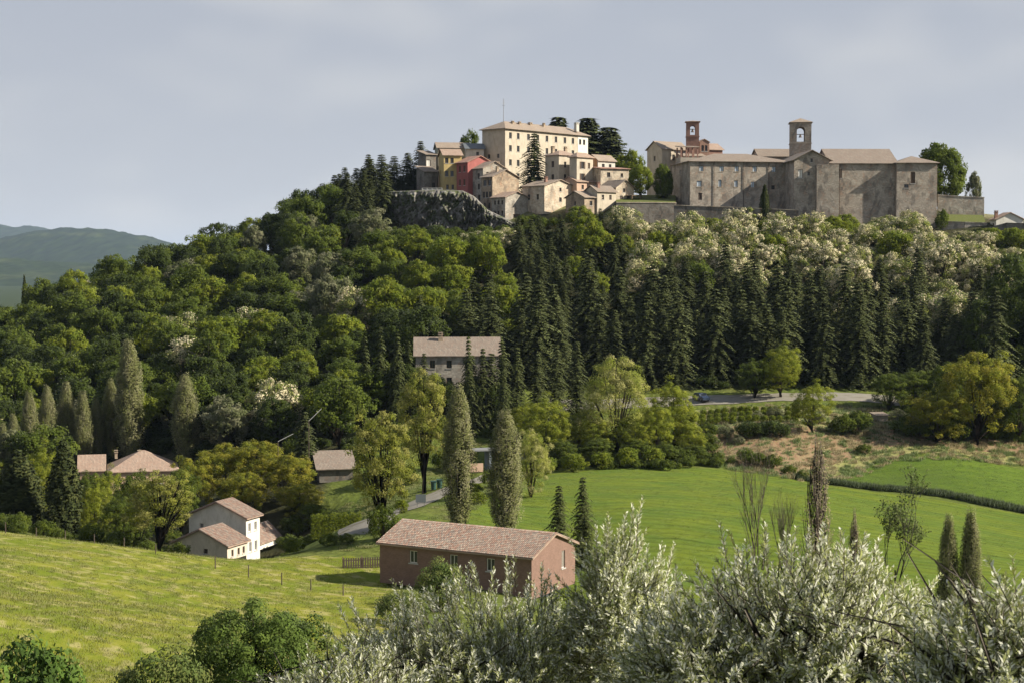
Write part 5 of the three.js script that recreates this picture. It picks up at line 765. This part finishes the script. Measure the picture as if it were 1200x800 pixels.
// ------------------------------------------------------------------ near plants on the slope below the viewpoint
const matOlive = new THREE.MeshPhysicalMaterial({ vertexColors: true, side: THREE.DoubleSide, roughness: 0.75, transmission: 0.45, thickness: 0, specularIntensity: 0.7 });
const OL = { green: [[0.285, 0.31, 0.095], [0.235, 0.265, 0.075], [0.32, 0.34, 0.125]], silver: [[0.66, 0.67, 0.53], [0.56, 0.57, 0.43], [0.72, 0.72, 0.61]], fresh: [0.28, 0.31, 0.08] };
function olive(label, seed, px, d, lobes, spikes) {
  const [center, rad] = lobes[0];
  const r = rngOf(seed), [x0, y0, z0] = spot(px, d), g = thing('olive_tree', label, 'tree', [x0, y0 - 0.1, z0]), L = new Leaves(), wood = [], cx = center[0], cy = center[1] - y0, cz = center[2];
  const twig = (p, dir, len, up) => {
    const n = Math.round(len / 0.021), pts = []; let q = [...p], dd = [...dir];
    for (let i = 0; i <= n; i++) {
      if (i % 5 === 0 || i === n) pts.push([q[0], q[1], q[2], 0.0045 * (1 - 0.8 * i / n) + 0.0008]);
      if (i > 1) { const a0 = r() * TAU + i * 1.6, u = norm(cross(dd, Math.abs(dd[1]) > 0.9 ? [1, 0, 0] : [0, 1, 0])), v = cross(dd, u);
        for (const sd of [0, Math.PI]) { const a = a0 + sd, side = [u[0] * Math.cos(a) + v[0] * Math.sin(a), u[1] * Math.cos(a) + v[1] * Math.sin(a), u[2] * Math.cos(a) + v[2] * Math.sin(a)], ld = norm([side[0] * 0.75 + dd[0] * 0.7, side[1] * 0.75 + dd[1] * 0.7 + 0.12, side[2] * 0.75 + dd[2] * 0.7]);
          let ac = cross(ld, norm([dd[0] + (r() - 0.5) * 0.9, dd[1] + (r() - 0.5) * 0.9, dd[2] + (r() - 0.5) * 0.9])); ac = norm(ac); const nn = cross(ac, ld), s = (nn[0] * dd[0] + nn[1] * dd[1] + nn[2] * dd[2]) < 0 ? -1 : 1, len2 = (0.047 + 0.033 * r()) * (i > n - 3 ? 0.6 : 1), t = r(), c = shade(r, t < 0.46 ? pick(r, OL.silver) : t > 0.93 ? OL.fresh : pick(r, OL.green), 0.3);
          const ov = norm([q[0] - cx, (q[1] - cy) * 1.3 + 0.5, q[2] - cz]), sn = norm([nn[0] * s * 0.6 + ov[0] * 0.5, nn[1] * s * 0.6 + ov[1] * 0.5, nn[2] * s * 0.6 + ov[2] * 0.5]); L.add(q[0], q[1], q[2], ld[0], ld[1], ld[2], ac[0], ac[1], ac[2], len2, 0.0175, sn[0], sn[1], sn[2], c, 0.12); } }
      dd = norm([dd[0] + (r() - 0.5) * 0.06, dd[1] + (r() - 0.5) * 0.06 + up * 0.02, dd[2] + (r() - 0.5) * 0.06]); q = [q[0] + dd[0] * len / n, q[1] + dd[1] * len / n, q[2] + dd[2] * len / n];
    }
    wood.push(branch(pts, 3));
  };
  const limbs = 7; for (let i = 0; i < limbs; i++) { const a = (i + r() * 0.5) / limbs * TAU, e = 0.35 + 0.5 * r(), ex = cx + Math.cos(a) * rad[0] * 0.7, ez = cz + Math.sin(a) * rad[2] * 0.7, ey = cy + (r() - 0.1) * rad[1] * 0.7; wood.push(branch([[0, 0.7, 0, 0.085], [ex * 0.3, lerp(0.8, ey, e), ez * 0.3, 0.055], [ex * 0.7, lerp(0.8, ey, 0.85), ez * 0.7, 0.032], [ex, ey + 0.15, ez, 0.012]], 7));
    for (let k = 0; k < 5; k++) { const f = 0.4 + 0.5 * r(), b = [ex * f, lerp(0.8, ey, 0.4 + 0.5 * f), ez * f]; wood.push(branch([[...b, 0.022], [b[0] + (r() - 0.5) * 0.8, b[1] + 0.25 + 0.3 * r(), b[2] + (r() - 0.5) * 0.8, 0.012], [b[0] + (r() - 0.5) * 1.5, b[1] + 0.5 + 0.5 * r(), b[2] + (r() - 0.5) * 1.5, 0.004]], 5)); } }
  wood.push(branch([[0, -0.6, 0, 0.17], [0.04, 0.25, 0, 0.13], [0, 0.9, 0.03, 0.10]], 9));
  for (const [lc, lr, nTwig] of lobes) for (let k = 0; k < nTwig; k++) {
    const e = unit(r), q = 0.3 + 0.66 * Math.pow(r(), 0.55), lump = 0.84 + 0.30 * n3(e[0] * 2 + seed, e[1] * 2 + lc[0], e[2] * 2), p = [lc[0] + e[0] * lr[0] * q * lump, lc[1] - y0 + e[1] * lr[1] * q * lump, lc[2] + e[2] * lr[2] * q * lump], dir = norm([e[0] * 0.8 + (r() - 0.5) * 1.1, 0.45 + e[1] * 0.5 + (r() - 0.35) * 0.7, e[2] * 0.8 + (r() - 0.5) * 1.1]);
    twig(p, dir, 0.16 + 0.24 * r(), 0.4);
  }
  for (const [sx, sy, sz, len, lx] of spikes) for (let k = 0; k < 4; k++) twig([sx - x0 + (r() - 0.5) * 0.16, sy - y0 - len * (0.9 + 0.3 * r()), sz - z0 + (r() - 0.5) * 0.2], norm([lx + (r() - 0.5) * 0.3, 1, (r() - 0.5) * 0.3]), len * (0.75 + 0.4 * r()), 1);
  part('trunk', mergeGeometries(wood), BARKGREY, g); part('crown', L.geometry(), matOlive, g);
}
const sp = (px, row, d, len, lx = 0) => { const y = hy(row, d); return [xAt(px, d, y), y, -d, len, lx]; };
{
  const c = (px, row, d, tx, td) => { const y = hy(row, d), t = spot(tx, td); return [xAt(px, d, y) - t[0], y, -d - t[2]]; };
  olive('silvery olive tree whose crown covers part of the red barn', 101, 610, 17.2, [[c(590, 848, 17, 610, 17.2), [2.15, 1.62, 1.2], 4200], [c(728, 735, 16.6, 610, 17.2), [0.64, 1.02, 0.55], 900], [c(470, 800, 16.8, 610, 17.2), [0.85, 0.74, 0.65], 760]], [sp(705, 592, 16.5, 0.45), sp(745, 580, 16.5, 0.45, 0.05), sp(722, 610, 16.5, 0.45, 0.15), sp(768, 625, 16.5, 0.45, 0.2), sp(560, 648, 16.6, 0.4, -0.2), sp(640, 655, 16.6, 0.4, 0.1), sp(490, 680, 16.6, 0.35, -0.35), sp(600, 640, 16.6, 0.4)]);
  olive('silvery olive tree with dark forked limb, under the slim bare-twigged poplar', 202, 960, 12.4, [[c(945, 815, 12.2, 960, 12.4), [1.38, 1.22, 1.15], 3100], [c(1070, 800, 12, 960, 12.4), [0.6, 0.6, 0.6], 420], [c(815, 790, 12, 960, 12.4), [0.6, 0.6, 0.6], 420]], [sp(880, 618, 11.8, 0.32, -0.1), sp(905, 600, 11.8, 0.35), sp(935, 608, 11.8, 0.3), sp(985, 612, 11.8, 0.32, 0.1), sp(850, 648, 11.8, 0.3, -0.2), sp(1010, 635, 11.8, 0.3, 0.15), sp(960, 598, 11.8, 0.3)]);
  olive('silvery olive tree at the open corner of the slope below the two young poplars', 303, 1200, 9.6, [[c(1190, 840, 9.4, 1200, 9.6), [0.8, 0.83, 0.7], 1300]], [sp(1150, 680, 9.3, 0.25), sp(1172, 662, 9.3, 0.3, 0.1), sp(1120, 704, 9.3, 0.25, -0.25), sp(1196, 672, 9.3, 0.25)]);
  olive('small silvery olive bush between the round dark bush and the big olive', 404, 400, 14.6, [[c(395, 865, 14.4, 400, 14.6), [0.85, 0.75, 0.7], 900]], [sp(440, 745, 14, 0.3, 0.1), sp(350, 775, 14, 0.25, -0.3), sp(410, 755, 14, 0.3)]);
}
const nearLeaf = leafMat(WHITE, 0.35);
{
  const P = proto(broadleaf(71, { h: 4.6, r: 2.9, low: 0.03, clumps: 210, per: 170, leaf: 0.12, slim: 0.55, clumpR: 0.13, colors: [[0.075, 0.115, 0.022], [0.055, 0.09, 0.018], [0.11, 0.155, 0.03], [0.09, 0.13, 0.028]], lobes: 7, loose: 0.12 }), 4.6, 2.9);
  tree(P, 'shrub', 'large round dark green bush on the meadow slope', 'shrub', null, 296, 57, 692, 182, nearLeaf);
  const P2 = proto(broadleaf(72, { h: 2.2, r: 1.3, low: 0.02, clumps: 90, per: 90, leaf: 0.11, slim: 0.6, clumpR: 0.2, colors: [[0.07, 0.12, 0.022], [0.055, 0.095, 0.02], [0.10, 0.16, 0.03]], lobes: 5, loose: 0.1 }), 2.2, 1.3);
  tree(P2, 'shrub', 'broad-leaved green bush at the foot of the meadow, beside the twiggy bush', 'shrub', null, 30, 29, 740, 160, nearLeaf);
  const P3 = proto(broadleaf(73, { h: 2.6, r: 1.5, low: 0.02, clumps: 90, per: 80, leaf: 0.10, slim: 0.55, clumpR: 0.19, colors: [[0.10, 0.14, 0.035], [0.14, 0.165, 0.045], [0.08, 0.11, 0.03]], lobes: 6, loose: 0.3 }), 2.6, 1.5);
  tree(P3, 'shrub', 'loose yellow-green bush with twiggy top between two darker bushes', 'shrub', null, 190, 40, 748, 130, nearLeaf);
  tree(P, 'shrub', 'green bush showing between the round dark bush and the olives', 'shrub', null, 445, 52, 735, 110, nearLeaf);
  tree(P3, 'shrub', 'green bush in front of the red barn wall', 'shrub', null, 515, 152, 652, 70, nearLeaf);
  tree(P3, 'shrub', 'dark green bush at the near corner of the red barn', 'shrub', null, 470, 140, 690, 70, nearLeaf);
}
// thin trees standing below the crop field
for (const [px, d, top, h, n] of [[884, 118, 552, 1, 5], [918, 122, 575, 1, 5]]) { const P = proto(twiggy(80 + px, { h: 12, n, spread: 0.42, up: 1.25, leaves: 0 }), 12, 2.2); tree(P, 'bare_tree', 'leafless grey twiggy tree in front of the crop field', 'tree', 'leafless trees before the crop field', px, d, top, 62, matLeaf, barkMat(0.30, 0.26, 0.215)); }
{
  const P = proto(column(91, { h: 17, r: 1.25, low: 0.05, shoots: 230, per: 8, leaf: 0.15, puff: 0.24, skew: 0.62, colors: [[0.36, 0.31, 0.19], [0.30, 0.265, 0.15], [0.19, 0.20, 0.06]], twigs: 1 }), 17, 1.1);
  tree(P, 'poplar_tree', 'tall thin brownish poplar with bare twigs in front of the crop field', 'tree', null, 957, 120, 516, 46, matLeaf, barkMat(0.27, 0.23, 0.185));
  tree(P, 'poplar_tree', 'short brownish poplar shoot beside the tall thin one', 'tree', null, 1000, 118, 600, 26, matLeaf, BARKGREY);
  const Q = proto(twiggy(93, { h: 10, n: 5, spread: 0.55, up: 1.1, leaves: 4, puff: 0.12, leaf: 0.17, colors: [[0.13, 0.165, 0.055], [0.17, 0.20, 0.075], [0.10, 0.13, 0.04]] }), 10, 2.4);
  tree(Q, 'young_tree', 'open-crowned young leafy tree in front of the crop field', 'tree', null, 1048, 112, 570, 84, matLeaf, BARKGREY);
  tree(PROTO.poplar[2], 'poplar_tree', 'narrow young poplar, the shorter of a pair before the crop field', 'tree', null, 1110, 108, 612, 27, matLeaf, BARKGREY);
  tree(PROTO.poplar[0], 'poplar_tree', 'narrow young poplar, the taller of a pair before the crop field', 'tree', null, 1136, 108, 604, 28, matLeaf, BARKGREY);
}
// ------------------------------------------------------------------ small things in the valley
[[6, 190, 612], [42, 189, 619], [76, 188, 624], [110, 187, 631], [145, 186, 636], [182, 182, 638, 1], [252, 176, 651], [291, 170, 662], [330, 166, 671], [364, 163, 679], [402, 160, 688]].forEach(([px, d, row]) => {
  const [x, y, z] = spot(px, d), h = Math.max(1.1, Math.min(1.9, hy(row, d) - y)), g = thing('fence_post', 'weathered wooden stake of the fence line along the meadow', 'fence post', [x, y, z], px * 0.7, 'fence stakes of the meadow');
  part('stake', new THREE.CylinderGeometry(0.055, 0.07, h + 0.5, 7).translate(0, h / 2 - 0.2, 0), M.darkWood, g); part('wire_clip', bx(0.05, 0.05, 0.05, 0, h * 0.8, 0.08), M.metal, g);
});
{ // small car on the road
  const [x, y, z] = spot(822, 317.6), g = thing('parked_car', 'small dark blue car on the gravel road under the conifers', 'car', [x, y + 0.12, z], -1.15), paint = new THREE.MeshPhysicalMaterial({ color: lin(0.02, 0.035, 0.075), roughness: 0.45, clearcoat: 0.4 }), sh = new THREE.Shape();
  [[-2, 0.35], [2, 0.35], [2.05, 0.75], [1.5, 0.92], [0.9, 0.98], [0.45, 1.5], [-1.2, 1.52], [-1.85, 1.0], [-2.05, 0.9]].forEach(([a, b], i) => (i ? sh.lineTo(a, b) : sh.moveTo(a, b))); sh.closePath();
  part('body', new THREE.ExtrudeGeometry(sh, { depth: 1.6, bevelEnabled: true, bevelSize: 0.06, bevelThickness: 0.06, bevelSegments: 2 }).translate(0, 0, -0.8), paint, g);
  for (const s of [-1, 1]) { const ws = new THREE.Shape(); [[-1.5, 1.02], [0.75, 1.02], [0.4, 1.42], [-1.15, 1.43]].forEach(([a, b], i) => (i ? ws.lineTo(a, b) : ws.moveTo(a, b))); ws.closePath(); part('side_window', new THREE.ExtrudeGeometry(ws, { depth: 0.01, bevelEnabled: false }).translate(0, 0, s > 0 ? 0.865 : -0.875), M.pane, g); part('headlight', bx(0.05, 0.16, 0.32, 2.06, 0.72, s * 0.55), std(0.75, 0.76, 0.78, { roughness: 0.2 }), g); }
  const wsg = bx(0.02, 0.62, 1.35); wsg.rotateZ(0.72); part('windscreen', wsg.translate(0.76, 1.22, 0), M.pane, g);
  for (const a of [-1.25, 1.25]) for (const s of [-0.78, 0.78]) { const w = part('wheel', new THREE.CylinderGeometry(0.32, 0.32, 0.2, 18).rotateX(Math.PI / 2).translate(a, 0.32, s), std(0.02, 0.02, 0.02), g); part('rim', new THREE.CylinderGeometry(0.19, 0.19, 0.22, 14).rotateX(Math.PI / 2).translate(a, 0.32, s), M.metal, w); }
}
house(B('hut', 'small grey flat-roofed hut among the bushes of the terraces', 'hut'), { px: 1028, d: 303, deg: 12, pl: 1026, pr: 1041, eave: 487, roof: 'shed', rise: 0.3, W: 2.6, over: 0.3, sink: 0.6, wall: M.grey, cover: M.tileGrey, win: { front: [[0.5, 0.5, 0.8, 0.9, 'shut']] } });
house(B('carport', 'low building with grey sheet roof beside the clipped hedge', 'shed'), { px: 374, d: 268, deg: 12, pl: 366, pr: 414, eave: 549, roof: 'shed', rise: 1.9, W: 7, over: 0.6, sink: 0.3, wall: M.dark, cover: M.tileGrey, win: { front: [[0.5, 0.6, 2.2, 1.6, 'shut']] } });
{ // entrance shelter with brick pillar at the end of the drive
  const [x, y, z] = spot(566, 272), g = thing('gate_shelter', 'flat-roofed entrance shelter with a red brick pillar at the end of the drive', 'shelter', [x, y, z], 0.3);
  part('roof', bx(4.4, 0.2, 3.4, 0, 3.6, 0), std(0.16, 0.165, 0.17), g); part('side_wall', bx(0.4, 3.5, 3, 0.9, 1.75, 0), std(0.17, 0.20, 0.23), g); part('pillar', bx(0.7, 3.2, 0.7, 1.9, 1.6, 1.3), M.lightBrick, g); part('low_wall', bx(2.4, 1.4, 0.4, -1.6, 0.7, 1.3), M.pink, g); part('pillar_cap', bx(0.95, 0.16, 0.95, 1.9, 3.285, 1.3), M.concrete, g);
}
{ const [x, y, z] = spot(493, 228), g = thing('notice_board', 'grey metal board on two legs beside the gravel drive', 'board', [x, y, z], 0.15); part('panel', bx(1.45, 1.15, 0.08, 0, 1.25, 0), std(0.085, 0.10, 0.11), g); for (const s of [-0.5, 0.5]) part('leg', bx(0.08, 1.9, 0.07, s, 0.8, -0.08), M.metal, g); }
{ const [x, y, z] = spot(496, 262), g = thing('garden_lamp', 'white globe lamp on a dark post among the stems by the drive', 'lamp', [x, y, z]); part('post', new THREE.CylinderGeometry(0.06, 0.09, 5.6, 10).translate(0, 2.7, 0), M.metal, g); part('globe', new THREE.SphereGeometry(0.42, 20, 14).translate(0, 5.85, 0), std(0.82, 0.82, 0.80, { roughness: 0.3 }), g); part('bracket', new THREE.CylinderGeometry(0.16, 0.1, 0.14, 12).translate(0, 5.45, 0), M.metal, g); }
for (const [px, d] of [[508, 252], [515, 253]]) { const [x, y, z] = spot(px, d), g = thing('waste_bin', 'green wheeled waste bin beside the drive', 'bin', [x, y, z], 0.1, 'green bins beside the drive'); part('body', new THREE.CylinderGeometry(0.62, 0.5, 1.25, 4, 1).rotateY(Math.PI / 4).translate(0, 0.75, 0), std(0.025, 0.075, 0.06, { roughness: 0.6 }), g); part('lid', bx(0.98, 0.12, 0.98, 0, 1.44, 0), std(0.02, 0.06, 0.05, { roughness: 0.6 }), g); for (const s of [-0.35, 0.35]) part('wheel', new THREE.CylinderGeometry(0.12, 0.12, 0.1, 12).rotateZ(Math.PI / 2).translate(s, 0.12, 0.3), M.pane, g); }
{ // clipped hedge
  const r = rngOf(66), [x, y, z] = spot(394, 238), g = thing('hedge', 'tall clipped green hedge beside the gravel drive', 'hedge', [x, y, z], 0.15), L = new Leaves(), W = []; for (let k = 0; k < 9000; k++) { const u = (r() - 0.5) * 7.4, v = r() * 4.0 * (0.93 + 0.09 * n2(u * 1.2, 3)), w = (r() - 0.5) * 1.6, o = Math.abs(w) > 0.45 ? [0, 0.2, Math.sign(w)] : [0, 1, 0]; leafAt(L, r, u, v, w, o, o, 0.2 + 0.1 * r(), 0.13, shade(r, pick(r, G.bright), 0.5)); } for (let k = 0; k < 8; k++) W.push(branch([[-3.3 + k * 0.95, -0.5, 0, 0.06], [-3.3 + k * 0.95, 3.4, 0, 0.02]], 5)); part('stems', mergeGeometries(W), BARK, g); part('foliage', L.geometry(), matLeaf, g);
}
{ // paling fence by the barn
  const [x, y, z] = spot(424, 186), g = thing('paling_fence', 'dark wooden paling fence beside the red barn', 'fence', [x, y, z], 0.2); for (let k = 0; k < 16; k++) part('paling', bx(0.17, 1.3, 0.04, -2.1 + k * 0.28, 0.65, 0), M.darkWood, g); for (const h of [0.35, 1.0]) part('rail', bx(4.5, 0.09, 0.06, 0, h, -0.06), M.wood, g); for (const s of [-2.2, 0, 2.2]) part('post', bx(0.12, 1.6, 0.12, s, 0.65, -0.16), M.wood, g);
}
{ // slanting poles in the garden
  for (const [px, d, row, len, tilt] of [[362, 268, 493, 3.0, -0.8], [326, 264, 517, 2.8, -1.1]]) { const [x, y, z] = spot(px, d), top = hy(row, d) - y, g = thing('slanting_pole', 'white pole slanting up out of the trees near the grey carport', 'pole', [x, y, z], 0, 'white slanting poles'); part('post', new THREE.CylinderGeometry(0.06, 0.08, top + 0.4, 8).translate(0, top / 2 - 0.2, 0), M.darkWood, g); const b = new THREE.CylinderGeometry(0.05, 0.05, len, 8).translate(0, len / 2, 0); b.rotateZ(tilt); part('boom', b.translate(0, top, 0), M.frameWhite, g); }
}
renderer.render(scene, camera);
